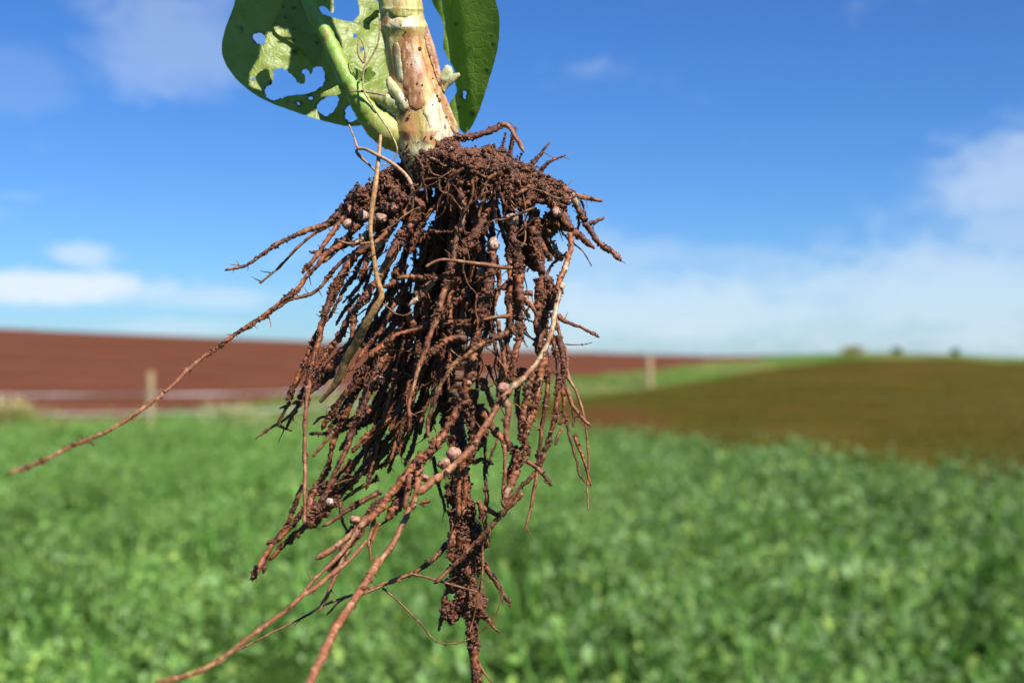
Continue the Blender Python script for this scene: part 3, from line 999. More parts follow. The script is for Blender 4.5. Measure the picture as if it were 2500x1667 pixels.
root(3, [(1120, 360), (1060, 420), (1000, 450)], 12, 10, 'P', 0.8, -20, -30)
root(3, [(1130, 430), (1000, 432), (905, 410)], 5, 3, 'T', 0.3, -60, -60)
root(3, [(1000, 380), (900, 440), (840, 520), (790, 560)], 10, 12, 'P', 0.9, 10, 10)
# dark, shaded roots behind on the left
root(3, [(1330, 700), (1200, 850), (1100, 960), (1000, 1100), (860, 1250), (760, 1380), (660, 1450)], 15, 9, 'S', 1.6, 120, 140)
root(3, [(1380, 760), (1260, 880), (1150, 1010), (1040, 1120), (930, 1230), (830, 1340), (740, 1440)], 14, 8, 'S', 1.6, 110, 130)
root(3, [(1300, 900), (1220, 1000), (1140, 1080), (1070, 1150)], 7, 5, 'S', 1.2, 100, 110)
root(3, [(1280, 950), (1190, 980), (1120, 1060), (1040, 1150), (960, 1190)], 6, 4, 'S', 1.2, 140, 120)
root(3, [(1010, 900), (960, 1000), (900, 1100), (830, 1180), (750, 1300), (700, 1400), (630, 1560)], 12, 9, 'S', 1.0, -30, -50)
root(3, [(1390, 1000), (1320, 1050), (1200, 1130), (1100, 1280), (1000, 1400), (880, 1570), (800, 1700)], 11, 9, 'S', 1.2, 20, 60)
root(3, [(1320, 1070), (1230, 1200), (1180, 1300), (1130, 1400), (1070, 1550), (1040, 1640)], 13, 10, 'K', 1.1, -10, -20)
root(3, [(1300, 1140), (1275, 1270), (1285, 1390)], 6, 6, 'S', 1.5, 0, 0)
root(5, [(400, 190), (330, 290), (270, 350), (130, 430), (60, 485)], 6, 2.5, 'T', 0.4, 10, 0)
root(5, [(600, 40), (480, 130), (380, 210), (290, 245), (228, 272)], 8, 2.5, 'S', 0.9, 120, 130)
root(5, [(350, 280), (300, 350), (275, 405)], 5, 4, 'S', 1.0, 20, 20)
root(5, [(230, 392), (270, 408), (320, 420)], 4, 3, 'S', 0.5, 30, 30)
root(5, [(900, 40), (850, 140), (785, 300), (730, 420), (690, 540), (640, 650), (600, 740), (560, 830), (505, 925), (445, 1010), (430, 1070)], 11, 10, 'S', 0.9, -20, -50)
root(5, [(770, 60), (735, 150), (680, 330), (605, 480), (570, 640), (540, 720), (490, 800), (430, 870)], 12, 8, 'S', 1.4, 40, 70)
root(5, [(1040, 90), (960, 220), (860, 300), (740, 420), (640, 560)], 10, 8, 'S', 1.6, 130, 140)
root(5, [(950, 280), (850, 350), (700, 400), (600, 440), (430, 445)], 9, 5, 'S', 1.5, 150, 150)
root(5, [(600, 430), (510, 530), (458, 602)], 7, 5, 'T', 0.5, -10, -10)
root(5, [(960, 330), (850, 490), (760, 620), (680, 740), (600, 830), (520, 960), (480, 1040)], 11, 12, 'S', 1.4, 80, 90)
root(5, [(1040, 400), (900, 560), (800, 690), (700, 800), (560, 940), (470, 1050), (420, 1085)], 12, 13, 'S', 1.4, 100, 90)
root(5, [(1020, 540), (960, 640), (860, 690), (740, 740), (640, 790)], 8, 5, 'S', 1.4, 90, 90)
root(5, [(970, 520), (870, 480), (870, 560), (875, 645)], 6, 3, 'S', 1.0, 110, 110)
root(5, [(900, 750), (800, 800), (700, 870), (640, 910)], 7, 5, 'S', 1.2, 60, 60)
root(5, [(920, 835), (840, 880), (760, 920), (680, 970), (590, 1040), (520, 1078)], 10, 6, 'M', 0.6, -20, -30)
root(5, [(645, 910), (655, 1010), (692, 1105)], 6, 4, 'S', 1.0, 30, 10)
root(5, [(460, 1050), (400, 1085), (320, 1150), (220, 1240), (160, 1310)], 12, 7, 'S', 1.0, 60, 60)
root(5, [(390, 790), (335, 930), (280, 1060), (215, 1150), (140, 1200)], 8, 7, 'S', 1.1, 70, 70)
root(5, [(500, 800), (430, 900), (370, 1000), (270, 1120), (185, 1200), (140, 1290), (122, 1395)], 8, 7, 'S', 1.0, 60, 50)
root(5, [(180, 1200), (120, 1300), (80, 1360), (42, 1445)], 9, 10, 'K', 0.5, 40, 20)
root(5, [(560, 780), (480, 830), (440, 900), (430, 1060)], 9, 12, 'K', 0.9, -10, -20)
root(5, [(720, 620), (610, 760), (520, 850), (470, 860)], 6, 4, 'S', 1.2, 40, 40)
root(5, [(880, 660), (760, 730), (640, 780), (580, 800)], 4, 3, 'T', 0.3, 30, 30)
root(5, [(700, 300), (600, 330), (520, 330), (460, 380)], 6, 4, 'S', 1.2, 60, 60)

# ---- front, centre: long roots hanging off the near rim of the crown
root(2, [(870, 310), (895, 400), (915, 500), (925, 600), (950, 700), (945, 820), (915, 920), (890, 1040), (870, 1140), (825, 1330), (760, 1530), (720, 1660)], 11, 11, 'M', 0.8, -95, -130)
root(4, [(380, 20), (330, 180), (255, 400), (190, 600), (140, 790), (142, 900)], 11, 6, 'O', 0.30, -128, -140)
root(2, [(1255, 470), (1180, 490), (1130, 545), (1105, 610), (1100, 690), (1075, 790), (1080, 830)], 8, 5, 'T', 0.8, -115, -100)
root(2, [(1500, 480), (1480, 560), (1440, 605), (1350, 640), (1240, 632), (1120, 595), (1040, 600), (945, 622)], 6, 5, 'M', 0.8, -80, -100)
root(2, [(945, 660), (1010, 690), (1075, 730)], 4, 3, 'T', 0.2, -90, -85)
root(2, [(1205, 690), (1150, 760), (1110, 850), (1040, 960), (970, 1060), (900, 1130)], 16, 12, 'S', 1.8, -85, -115)
root(2, [(1160, 780), (1140, 880), (1120, 950)], 5, 4, 'S', 1.0, -70, -70)
root(2, [(1340, 1225), (1250, 1215), (1150, 1200), (1000, 1182), (830, 1158), (740, 1165), (650, 1215)], 8, 5, 'O', 0.25, -130, -150, wig=1.0)
root(2, [(1340, 880), (1345, 1000), (1375, 1130), (1390, 1260), (1395, 1400), (1420, 1540)], 14, 16, 'S', 1.9, -70, -90)
root(2, [(1190, 1075), (1180, 1150), (1165, 1230), (1150, 1310)], 16, 13, 'S', 2.0, -80, -90)
root(2, [(1150, 1300), (1150, 1400), (1120, 1480), (1080, 1580), (1060, 1660)], 18, 18, 'S', 2.0, -85, -90)
root(2, [(1060, 1030), (1075, 1085)], 12, 9, 'S', 2.2, -85, -85)
root(2, [(1445, 850), (1440, 1000), (1400, 1070)], 4, 3, 'T', 0.2, -70, -70)
root(8, [(950, 850), (870, 900), (790, 975), (720, 1080), (660, 1180), (600, 1300), (560, 1420), (520, 1520)], 8, 10, 'S', 1.8, -60, -70)
root(8, [(770, 1220), (860, 1230), (945, 1215)], 5, 4, 'S', 1.8, -70, -70)
root(8, [(640, 1360), (690, 1280), (770, 1320)], 11, 9, 'S', 2.2, -60, -60)
root(2, [(800, 690), (720, 760), (650, 830)], 4, 3, 'T', 0.3, -80, -80)
root(10, [(740, 230), (640, 330), (600, 430), (540, 500), (430, 530)], 14, 8, 'S', 2.4, -40, -50)
root(10, [(1430, 450), (1280, 410), (1100, 405), (950, 405), (830, 395), (700, 400), (620, 420)], 9, 8, 'M', 1.4, -90, -70)
root(10, [(1080, 460), (1000, 540), (920, 620), (850, 700), (780, 760)], 12, 11, 'P', 0.9, -60, -70)
root(10, [(1500, 610), (1400, 690), (1310, 740), (1210, 830), (1130, 890)], 11, 6, 'S', 1.8, -100, -110)
root(10, [(1560, 980), (1400, 1000), (1250, 990), (1100, 980), (980, 1010), (880, 1070), (780, 1120)], 11, 10, 'S', 1.7, -80, -70)
root(10, [(760, 880), (790, 960), (850, 1010), (840, 1100), (800, 1160)], 13, 11, 'S', 2.0, -40, -40)
root(10, [(760, 1250), (850, 1280)], 12, 14, 'S', 2.0, -50, -50)
root(10, [(660, 1080), (560, 1180), (480, 1260), (400, 1310), (260, 1420)], 11, 10, 'K', 1.0, -20, -30)
root(10, [(560, 1220), (500, 1340), (440, 1440), (400, 1560)], 10, 9, 'K', 1.0, -10, -10)
root(10, [(1500, 1190), (1330, 1180), (1200, 1240), (1100, 1330), (1000, 1400), (930, 1500)], 13, 10, 'S', 1.4, -95, -110)
# ---- centre / right
root(4, [(665, 10), (650, 60), (620, 150), (600, 270), (580, 400), (560, 560), (520, 700), (480, 800), (400, 960), (330, 1070)], 17, 13, 'S', 1.7, -60, -95)
root(4, [(880, 60), (890, 200), (892, 330), (865, 450), (840, 590), (820, 660)], 14, 9, 'S', 1.5, -70, -90)
root(4, [(860, 285), (760, 335), (640, 390), (520, 480), (430, 550), (370, 640), (320, 760), (285, 850), (262, 950), (270, 1030)], 11, 7, 'M', 0.8, -105, -130)
root(4, [(830, 198), (740, 208), (640, 222)], 8, 6, 'O', 0.3, -110, -115)
root(4, [(640, 240), (520, 242), (420, 240), (330, 242), (200, 290), (60, 320), (0, 380)], 8, 7, 'S', 1.3, -80, -90)
root(4, [(745, 230), (765, 400), (785, 550), (795, 650)], 8, 7, 'O', 0.6, -90, -90)
root(4, [(680, 540), (720, 640), (770, 720)], 6, 5, 'M', 0.5, -60, -60)
root(4, [(640, 640), (690, 760), (725, 860)], 11, 9, 'S', 1.1, -50, -60)
root(2, [(1830, 640), (1900, 655), (1980, 675), (2060, 690)], 8, 6, 'T', 0.5, 0, -10)
root(2, [(1460, 440), (1590, 535), (1720, 575), (1800, 620), (1840, 650)], 16, 12, 'S', 2.0, -10, 0)
root(2, [(1810, 640), (1850, 710), (1890, 800), (1920, 870), (1960, 920), (2010, 1000), (2080, 1060), (2160, 1110), (2212, 1168)], 13, 7, 'S', 1.3, -5, -10)
root(2, [(1815, 640), (1840, 680), (1865, 730)], 11, 10, 'P', 0.3, -12, -12)
root(2, [(1960, 865), (2020, 850), (2082, 815)], 7, 5, 'S', 1.0, 0, 0)
root(2, [(1940, 900), (1915, 750), (1880, 680)], 4, 3, 'S', 1.5, 5, 5)
root(2, [(1850, 940), (1870, 870), (1858, 800)], 5, 3.5, 'S', 0.8, 10, 5)
root(2, [(1600, 800), (1690, 850), (1770, 900), (1850, 950), (1920, 1010), (2000, 1070)], 17, 9, 'S', 1.7, -10, -10)
root(2, [(1480, 540), (1590, 650), (1690, 760), (1750, 840), (1800, 920)], 14, 11, 'S', 1.8, -30, -20)
root(2, [(1600, 560), (1690, 640), (1740, 740), (1790, 860), (1810, 930)], 13, 10, 'S', 1.8, 0, -10)
root(2, [(1805, 950), (1800, 1080), (1775, 1200), (1725, 1320), (1695, 1450), (1675, 1570)], 10, 9, 'K', 0.9, -20, -80)
root(4, [(1185, -20), (1140, 130), (1110, 300), (1040, 470), (940, 600), (830, 700)], 9, 10, 'P', 0.18, -85, -170, wig=1.5)
root(4, [(830, 700), (770, 770), (700, 880), (620, 1010), (540, 1130), (420, 1240), (300, 1330), (190, 1420)], 11, 14, 'O', 0.35, -170, -260, wig=1.5)
root(4, [(790, 740), (810, 850), (800, 980), (812, 1085)], 13, 9, 'O', 0.5, -190, -200, wig=1.5)
root(2, [(1590, 960), (1660, 1025), (1700, 1095), (1760, 1140)], 6, 5, 'P', 1.1, 20, 20)
root(2, [(1780, 1100), (1700, 1160), (1650, 1210), (1615, 1275)], 5, 4, 'S', 1.0, 20, 20)
root(2, [(1600, 980), (1650, 1080), (1720, 1150), (1750, 1150)], 11, 7, 'S', 1.8, 25, 25)
root(2, [(1490, 690), (1530, 850), (1570, 1000), (1630, 1130), (1660, 1160)], 14, 9, 'S', 1.9, -25, -10)
root(2, [(1500, 900), (1530, 1050), (1560, 1180), (1600, 1290), (1650, 1400), (1640, 1560)], 15, 14, 'S', 1.8, -30, -50)
root(11, [(1120, 420), (1160, 600), (1130, 800), (1110, 1000), (1130, 1200), (1130, 1420)], 17, 14, 'S', 1.9, -45, -60)
root(11, [(1210, 480), (1230, 640), (1200, 820), (1180, 1000), (1200, 1180)], 14, 12, 'S', 1.9, -35, -50)
root(11, [(860, 560), (950, 680), (1020, 760), (1080, 860)], 12, 8, 'O', 0.8, -60, -60)
root(11, [(1050, 610), (960, 610), (860, 580), (730, 580)], 9, 6, 'O', 0.5, -80, -80)
root(11, [(670, 550), (730, 480), (800, 470)], 12, 9, 'S', 1.5, -70, -70)
root(11, [(920, 780), (970, 850), (1020, 930)], 7, 6, 'P', 0.8, 10, 10)
root(4, [(1100, 190), (1150, 200), (1210, 240), (1300, 270), (1380, 310), (1436, 346)], 9, 4, 'S', 1.2, -20, -30)
# right fringe
root(4, [(1130, 180), (1170, 330), (1210, 450), (1215, 560), (1230, 630), (1280, 720), (1320, 850), (1345, 980), (1362, 1150), (1355, 1350), (1360, 1520)], 7, 2.6, 'O', 0.5, -30, -30)
root(4, [(1150, 330), (1190, 480), (1190, 700), (1200, 850), (1220, 970), (1250, 1080), (1280, 1200), (1300, 1280), (1345, 1340)], 11, 3, 'S', 0.9, -45, -50)
root(4, [(1110, 330), (1145, 500), (1158, 700), (1140, 850), (1110, 1000), (1060, 1130), (1010, 1260), (900, 1370), (820, 1480), (775, 1570)], 9, 7, 'S', 0.8, -55, -60)
root(4, [(1070, 380), (1072, 550), (1085, 700), (1060, 850), (1040, 1000), (1028, 1150), (1010, 1240)], 10, 7, 'S', 0.9, -50, -60)
root(4, [(1060, 480), (1015, 700), (985, 850), (945, 960), (925, 1060)], 13, 10, 'K', 0.8, -60, -70)
root(4, [(1000, 560), (945, 750), (920, 900), (918, 1010), (945, 1130), (965, 1150)], 15, 12, 'K', 0.9, -55, -65)
root(4, [(900, 560), (880, 760), (895, 900), (900, 1010)], 10, 9, 'S', 1.2, -40, -40)
root(4, [(1020, 1230), (1000, 1340), (975, 1470), (950, 1600), (925, 1670)], 7, 4, 'T', 0.2, -60, -70)
root(4, [(1215, 690), (1260, 820), (1320, 900), (1375, 948)], 8, 6, 'O', 0.6, -40, -40)
root(4, [(1265, 1010), (1300, 1110), (1345, 1220), (1380, 1360)], 7, 3.5, 'S', 0.6, -45, -45)
root(4, [(1250, 840), (1265, 910), (1260, 960)], 4, 3, 'T', 0.2, -40, -40)
root(4, [(1180, 970), (1145, 1030), (1135, 1080)], 5, 3.5, 'T', 0.3, -50, -55)
root(4, [(1200, 900), (1160, 940)], 8, 7, 'K', 1.2, -50, -50)
root(4, [(935, 1185), (1020, 1250), (1108, 1358)], 8, 6, 'S', 0.7, -60, -65)
root(4, [(905, 1130), (870, 1220), (840, 1320), (790, 1450), (790, 1510)], 18, 10, 'K', 0.8, -70, -80)
root(4, [(880, 1100), (850, 1200), (810, 1330)], 12, 10, 'S', 1.0, -50, -60)
root(4, [(790, 1080), (790, 1220), (778, 1440)], 7, 6, 'O', 0.6, -70, -75)
root(4, [(650, 850), (700, 960), (770, 1040), (850, 1120)], 13, 10, 'S', 1.6, -50, -55)
root(4, [(660, 1000), (655, 1250), (662, 1400), (660, 1560)], 5, 4, 'S', 0.8, -20, -20)
root(4, [(740, 1020), (725, 1090), (690, 1170), (660, 1280)], 3.5, 3, 'S', 0.7, -10, -10)
root(4, [(570, 1200), (640, 1180), (715, 1215)], 8, 5, 'S', 1.2, -20, -20)
root(4, [(560, 700), (560, 850), (580, 1000), (560, 1120), (530, 1220)], 20, 20, 'S', 1.9, -30, -25)
root(4, [(620, 800), (640, 900), (650, 1000), (600, 1120)], 16, 12, 'S', 1.8, -30, -25)
root(4, [(470, 1180), (480, 1350), (475, 1570)], 9, 8, 'K', 0.6, -60, -55)
root(4, [(510, 1200), (520, 1380), (505, 1560)], 8, 8, 'K', 0.7, -55, -50)
root(4, [(300, 1160), (340, 1370), (370, 1470), (385, 1540)], 6, 4, 'S', 1.4, 60, 40)
root(6, [(2060, 60), (2090, 170), (2110, 280), (2128, 355)], 10, 6, 'S', 0.7, -40, -45)
root(6, [(2110, -20), (2112, 70), (2108, 140)], 6, 5, 'S', 0.7, -40, -40)
root(6, [(2090, 100), (2140, 130), (2200, 160)], 8, 7, 'S', 1.0, -40, -45)
root(6, [(2340, 10), (2250, 100), (2180, 180), (2080, 290), (1980, 390), (1880, 490), (1775, 585)], 8, 7, 'M', 0.6, -60, -65)
root(6, [(2085, 290), (2085, 480), (2065, 640), (2045, 740), (2000, 900)], 3.5, 2.2, 'T', 0.2, -50, -50)
root(6, [(1750, 60), (1690, 70), (1710, 90)], 8, 5, 'S', 1.2, -20, -20)

# ---- lower left bundles, nearer the lens
root(4, [(330, 1050), (280, 1120), (200, 1200), (130, 1350), (60, 1480), (-20, 1590)], 15, 17, 'S', 1.2, -110, -160)
root(4, [(380, 1000), (300, 1100), (230, 1180), (190, 1300)], 13, 11, 'K', 0.9, -110, -140)
root(5, [(1210, 590), (1100, 730), (1000, 850), (920, 950), (850, 1020), (760, 1120), (690, 1230), (620, 1340), (560, 1380)], 16, 10, 'K', 0.6, -150, -190)
root(5, [(1170, 640), (1070, 790), (960, 890), (860, 970), (760, 1080), (690, 1150)], 14, 10, 'S', 0.8, -130, -160)
root(5, [(1120, 720), (1105, 860), (1085, 960)], 11, 9, 'O', 0.5, -170, -180)
root(5, [(1180, 700), (1165, 830), (1135, 970)], 12, 9, 'K', 0.6, -150, -170)
root(5, [(1120, 950), (1050, 1110), (985, 1230), (915, 1320), (840, 1420), (760, 1545)], 9, 12, 'O', 0.25, -180, -340, wig=1.5)
root(6, [(1420, 440), (1330, 600), (1240, 730), (1150, 870), (1080, 1010), (1000, 1180), (960, 1290)], 13, 17, 'O', 0.15, -340, -800, wig=1.5)
root(5, [(840, 1020), (720, 1130), (600, 1225), (478, 1302)], 12, 9, 'O', 0.3, -180, -210, wig=1.0)
root(6, [(1345, 315), (1240, 430), (1130, 520), (1020, 610), (930, 670), (800, 780), (660, 880), (520, 990), (380, 1090), (240, 1160), (0, 1222)], 6, 7.5, 'O', 0.15, -220, -950, wig=1.2)
root(6, [(1290, 240), (1190, 390), (1090, 490), (1000, 570), (910, 680)], 10, 5, 'O', 0.3, -200, -320)
root(6, [(1230, 360), (1170, 480), (1120, 600), (1042, 765)], 8, 6, 'O', 0.25, -210, -260, wig=1.2)
root(6, [(1395, 170), (1365, 290), (1368, 380), (1372, 450)], 9, 3, 'O', 0.4, -150, -160)
root(6, [(1430, 200), (1390, 290), (1365, 340)], 7, 5, 'K', 0.5, -150, -155)
root(6, [(1545, 90), (1490, 170), (1430, 220)], 5, 3, 'S', 0.6, -100, -120)
root(6, [(1865, 330), (1780, 420), (1700, 480), (1630, 525), (1540, 555)], 10, 6, 'S', 0.7, -10, -30)
root(6, [(1800, 395), (1750, 460)], 7, 6, 'P', 0.4, -30, -30)
for k, (nm_, pts_, ra, rb) in enumerate([
        ('root', [(1640, 520), (1540, 555), (1400, 610), (1260, 655), (1080, 720), (960, 790), (820, 860), (680, 930), (560, 990), (430, 1040)], 5, 2.2),
        ('root', [(1560, 560), (1450, 600), (1330, 645), (1200, 680), (1090, 785)], 4, 3),
        ('root', [(1640, 525), (1760, 555), (1880, 590), (2050, 640)], 4, 3),
        ('root', [(1450, 615), (1560, 710), (1680, 830), (1760, 930), (1840, 970), (1960, 955), (2080, 890), (2160, 800), (2200, 700), (2210, 620), (2150, 540)], 2.4, 1.8),
        ('root', [(2080, 300), (2090, 420), (2080, 560), (2090, 620), (2140, 570)], 2.4, 1.8)]):
    root(6, pts_, ra, rb, 'T', 0.18, -30 - 3 * k, -60, wig=1.2, hairs=0.5)

# ---- top right of the crown
root(2, [(760, 250), (880, 195), (1000, 182), (1100, 160), (1200, 118), (1270, 80)], 10, 10, 'S', 1.8, -30, -20)
root(2, [(1255, 85), (1290, 80), (1330, 112), (1370, 180), (1410, 240), (1432, 305)], 10, 6, 'O', 0.6, -20, -35)
root(2, [(1320, 400), (1335, 270), (1350, 190), (1370, 95)], 5, 3, 'S', 0.7, 0, 0)
root(2, [(1290, 420), (1310, 330), (1330, 220), (1340, 150)], 6, 3.5, 'S', 1.0, 10, 5)
root(2, [(1255, 310), (1265, 240), (1290, 140)], 4.5, 2.5, 'S', 1.2, 10, 0)
root(2, [(1190, 330), (1195, 280), (1200, 235)], 7, 3, 'S', 1.4, 5, 5)
root(2, [(1440, 440), (1480, 410), (1540, 350), (1590, 285), (1646, 215)], 10, 3, 'S', 0.9, 5, 0)
root(2, [(1340, 395), (1400, 390), (1470, 410)], 7, 6, 'S', 1.0, 5, 5)
root(2, [(1550, 475), (1605, 405), (1690, 350), (1772, 322)], 8, 3, 'S', 1.0, 5, 0)
root(2, [(1160, 95), (1150, 140)], 5, 3, 'S', 1.5, -20, -20)
root(2, [(1420, 310), (1405, 345), (1395, 385)], 2.5, 1.8, 'S', 1.2, -30, -20)

# ---- procedural fill: roots hanging inside and behind, unseen singly but closing the mass
fr = np.random.default_rng(77)
for k in range(32):
    th_ = fr.uniform(0, 2 * math.pi); ro = fr.uniform(25, 150) ** 1.0
    sx = 1120 + ro * 1.15 * math.cos(th_); sd = 30 + ro * 0.9 * math.sin(th_)
    if sd < -45: sd = fr.uniform(-45, 60)
    sy = 430 + 0.25 * abs(sx - 1120) + fr.uniform(0, 40)
    ln = fr.uniform(220, 560)
    lean = np.clip((sx - 1130) / 150, -1, 1)
    ex = sx + (-0.48 if lean < 0 else 0.02) * ln * abs(lean) + fr.normal(0, 25) - 15
    ed = sd * 1.35 + fr.normal(0, 20)
    mid = ((sx * 0.55 + ex * 0.45) + fr.normal(0, 22) + lean * 12, sy + ln * 0.45)
    root(0, [(sx, sy), mid, (ex, sy + ln)], fr.uniform(7, 12), fr.uniform(4, 8), 'S', 1.3, sd, ed, wig=5)
for k in range(7):      # lower left flow
    sx = fr.uniform(930, 1080); sy = fr.uniform(760, 980); ln = fr.uniform(160, 380)
    a = math.radians(fr.uniform(98, 132))
    sd = fr.uniform(20, 150)
    root(0, [(sx, sy), (sx + 0.5 * ln * math.cos(a) + fr.normal(0, 12), sy + 0.5 * ln * math.sin(a)), (sx + ln * math.cos(a + 0.1), sy + ln * math.sin(a + 0.1))],
         fr.uniform(6, 11), fr.uniform(4, 7), 'S', 1.2, sd, sd + fr.normal(0, 20), wig=4)

for k in range(18):     # dense middle between tap root and left fringe
    sx = fr.uniform(975, 1110); sy = fr.uniform(640, 820); ln = fr.uniform(240, 420)
    a = math.radians(fr.uniform(93, 118)); sd = fr.uniform(-20, 110)
    root(0, [(sx, sy), (sx + 0.5 * ln * math.cos(a) + fr.normal(0, 14), sy + 0.5 * ln * math.sin(a)), (sx + ln * math.cos(a + 0.1), sy + ln * math.sin(a + 0.1))],
         fr.uniform(7, 12), fr.uniform(5, 8), 'S', 1.3, sd, sd + fr.normal(0, 20), wig=5)

for k in range(16):     # lower middle
    sx = fr.uniform(985, 1110); sy = fr.uniform(780, 900); ln = fr.uniform(190, 310)
    a = math.radians(fr.uniform(93, 122)); sd = fr.uniform(-30, 90)
    root(0, [(sx, sy), (sx + 0.5 * ln * math.cos(a) + fr.normal(0, 12), sy + 0.5 * ln * math.sin(a)), (sx + ln * math.cos(a + 0.1), sy + ln * math.sin(a + 0.1))],
         fr.uniform(7, 12), fr.uniform(5, 8), 'S', 1.1, sd, sd + fr.normal(0, 20), wig=5)
for k in range(64):     # hair-fine rootlets threading the mass
    a0 = fr.uniform(0, 1)
    sx = fr.uniform(900, 1330); sy = fr.uniform(430, 1000); ln = fr.uniform(50, 190)
    lean = np.clip((sx - 1150) / 200, -1, 1)
    a = math.radians(90 - 28 * lean * (1 if lean < 0 else -0.3) * -1 + fr.normal(0, 30))
    if lean < 0: a = math.radians(90 + 35 * -lean + fr.normal(0, 28))
    sd = fr.uniform(-130, 60)
    q = [(sx, sy)]
    for j in range(4):
        a += fr.normal(0, 0.35)
        q.append((q[-1][0] + ln / 4 * math.cos(a), q[-1][1] + ln / 4 * math.sin(a)))
    root(0, q, fr.uniform(1.8, 3.2), fr.uniform(0.9, 1.6), 'T' if a0 < 0.6 else 'S', 0.5, sd, sd + fr.normal(0, 15), 'rootlet', wig=3, hairs=0.3)

for k in range(26):     # fine roots lying over the crown
    sx = fr.uniform(1010, 1330); sy = 372 + 0.32 * (sx - 1010) + fr.uniform(-12, 70); ln = fr.uniform(50, 150)
    a = math.radians(fr.uniform(20, 160)); sd = fr.uniform(-150, -90)
    q = [(sx, sy)]
    for j in range(4):
        a += fr.normal(0, 0.4)
        q.append((q[-1][0] + ln / 4 * math.cos(a), q[-1][1] + ln / 4 * math.sin(a)))
    root(0, q, fr.uniform(2.2, 5.5), fr.uniform(1.2, 2.5), 'M', 0.7, sd, sd + 15, 'rootlet', wig=3, hairs=0.5)

# ---- crown soil: clods clinging round the stem base
def soil_mass(name, blobs, n, seed, smin=2.0, smax=7.0, parent=None):
    r = np.random.default_rng(seed)
    vol = np.array([b[3] * b[4] * b[5] for b in blobs]) ** 0.75
    pick = r.choice(len(blobs), n, p=vol / vol.sum())
    B = np.array(blobs, float)[pick]
    d = r.normal(0, 1, (n, 3)); d /= np.linalg.norm(d, axis=1)[:, None]
    rad = r.uniform(0.72, 1.04, n)[:, None]
    q = B[:, :3] + d * rad * B[:, 3:6]
    wv = fbm(q / 22.0, seed, 3)
    q = q + d * ((wv - 0.5) * 58)[:, None]
    kp = fbm(q / 30.0, seed + 31, 3) > 0.43
    q = q[kp]; n = len(q)
    sz = np.clip(r.lognormal(math.log(smin * 1.15), 0.60, n), smin * 0.6, smax * 1.3)
    v1, f1 = grains(P3(q[:, 0], q[:, 1], q[:, 2]), sz * U, r)
    VV = [v1]; FF = [f1]; off = len(v1)
    for b in blobs:      # closed lumpy bodies beneath the crumbs
        nu, nv = 56, 32
        th = np.linspace(0, 2 * math.pi, nu, endpoint=False); ph = np.linspace(0.02, math.pi - 0.02, nv)
        TH, PH = np.meshgrid(th, ph)
        dd = np.stack([np.sin(PH) * np.cos(TH), np.cos(PH), np.sin(PH) * np.sin(TH)], -1).reshape(-1, 3)
        qq = np.array(b[:3])[None] + dd * np.array(b[3:6])[None] * 0.80
        qq = qq + dd * ((fbm(qq / 22.0, seed, 3) - 0.5) * 58 + (fbm(qq / 6.0, seed + 9, 2) - 0.5) * 13)[:, None]
        VV.append(P3(qq[:, 0], qq[:, 1], qq[:, 2]))
        i = (np.arange(nv - 1)[:, None] * nu + np.arange(nu)[None]).ravel(); j = (np.arange(nv - 1)[:, None] * nu + (np.arange(nu)[None] + 1) % nu).ravel()
        FF.append(np.concatenate([np.stack([i, j, j + nu], 1), np.stack([i, j + nu, i + nu], 1)]) + off)
        off += nu * nv
    o = mesh_obj(name, np.concatenate(VV), np.concatenate(FF), M_SOIL)
    o['kind'] = 'stuff'
    child(o, parent or plant)
    return o


soil_mass('soil_clump', [(1085, 392, -70, 62, 36, 56), (1140, 398, -95, 62, 38, 76), (1195, 410, -90, 64, 42, 80), (1245, 434, -60, 62, 40, 78),
                         (1300, 462, -30, 60, 34, 60), (1350, 482, -8, 42, 24, 36), (1180, 436, 40, 110, 46, 80), (1060, 405, 55, 70, 40, 50),
                         (1130, 440, -120, 44, 24, 40), (1210, 458, -120, 50, 28, 42), (1270, 490, -80, 40, 26, 40), (1050, 402, -70, 36, 20, 34)], 17000, 5)
soil_mass('soil_clump', [(960, 455, 40, 60, 30, 46), (905, 490, 30, 56, 34, 40), (865, 520, 15, 40, 26, 34), (970, 500, -60, 34, 26, 34),
                         (930, 540, -45, 34, 28, 30)], 6000, 6)
soil_mass('soil_clump', [(1120, 640, 95, 64, 130, 50), (1160, 760, 80, 46, 60, 44), (1080, 790, 90, 54, 90, 50), (1110, 900, 80, 48, 80, 44),
                         (1290, 600, 20, 34, 60, 30), (1330, 560, 10, 40, 34, 26), (1060, 640, 110, 50, 100, 50), (1100, 1000, 60, 34, 60, 34)], 7000, 8)
soil_mass('soil_clump', [(1125, 1230, -6, 30, 60, 30), (1140, 1330, -6, 36, 66, 34), (1132, 1410, -4, 34, 60, 32), (1105, 1490, 0, 22, 26, 20),
                         (1152, 1470, 0, 26, 40, 24)], 6500, 9)

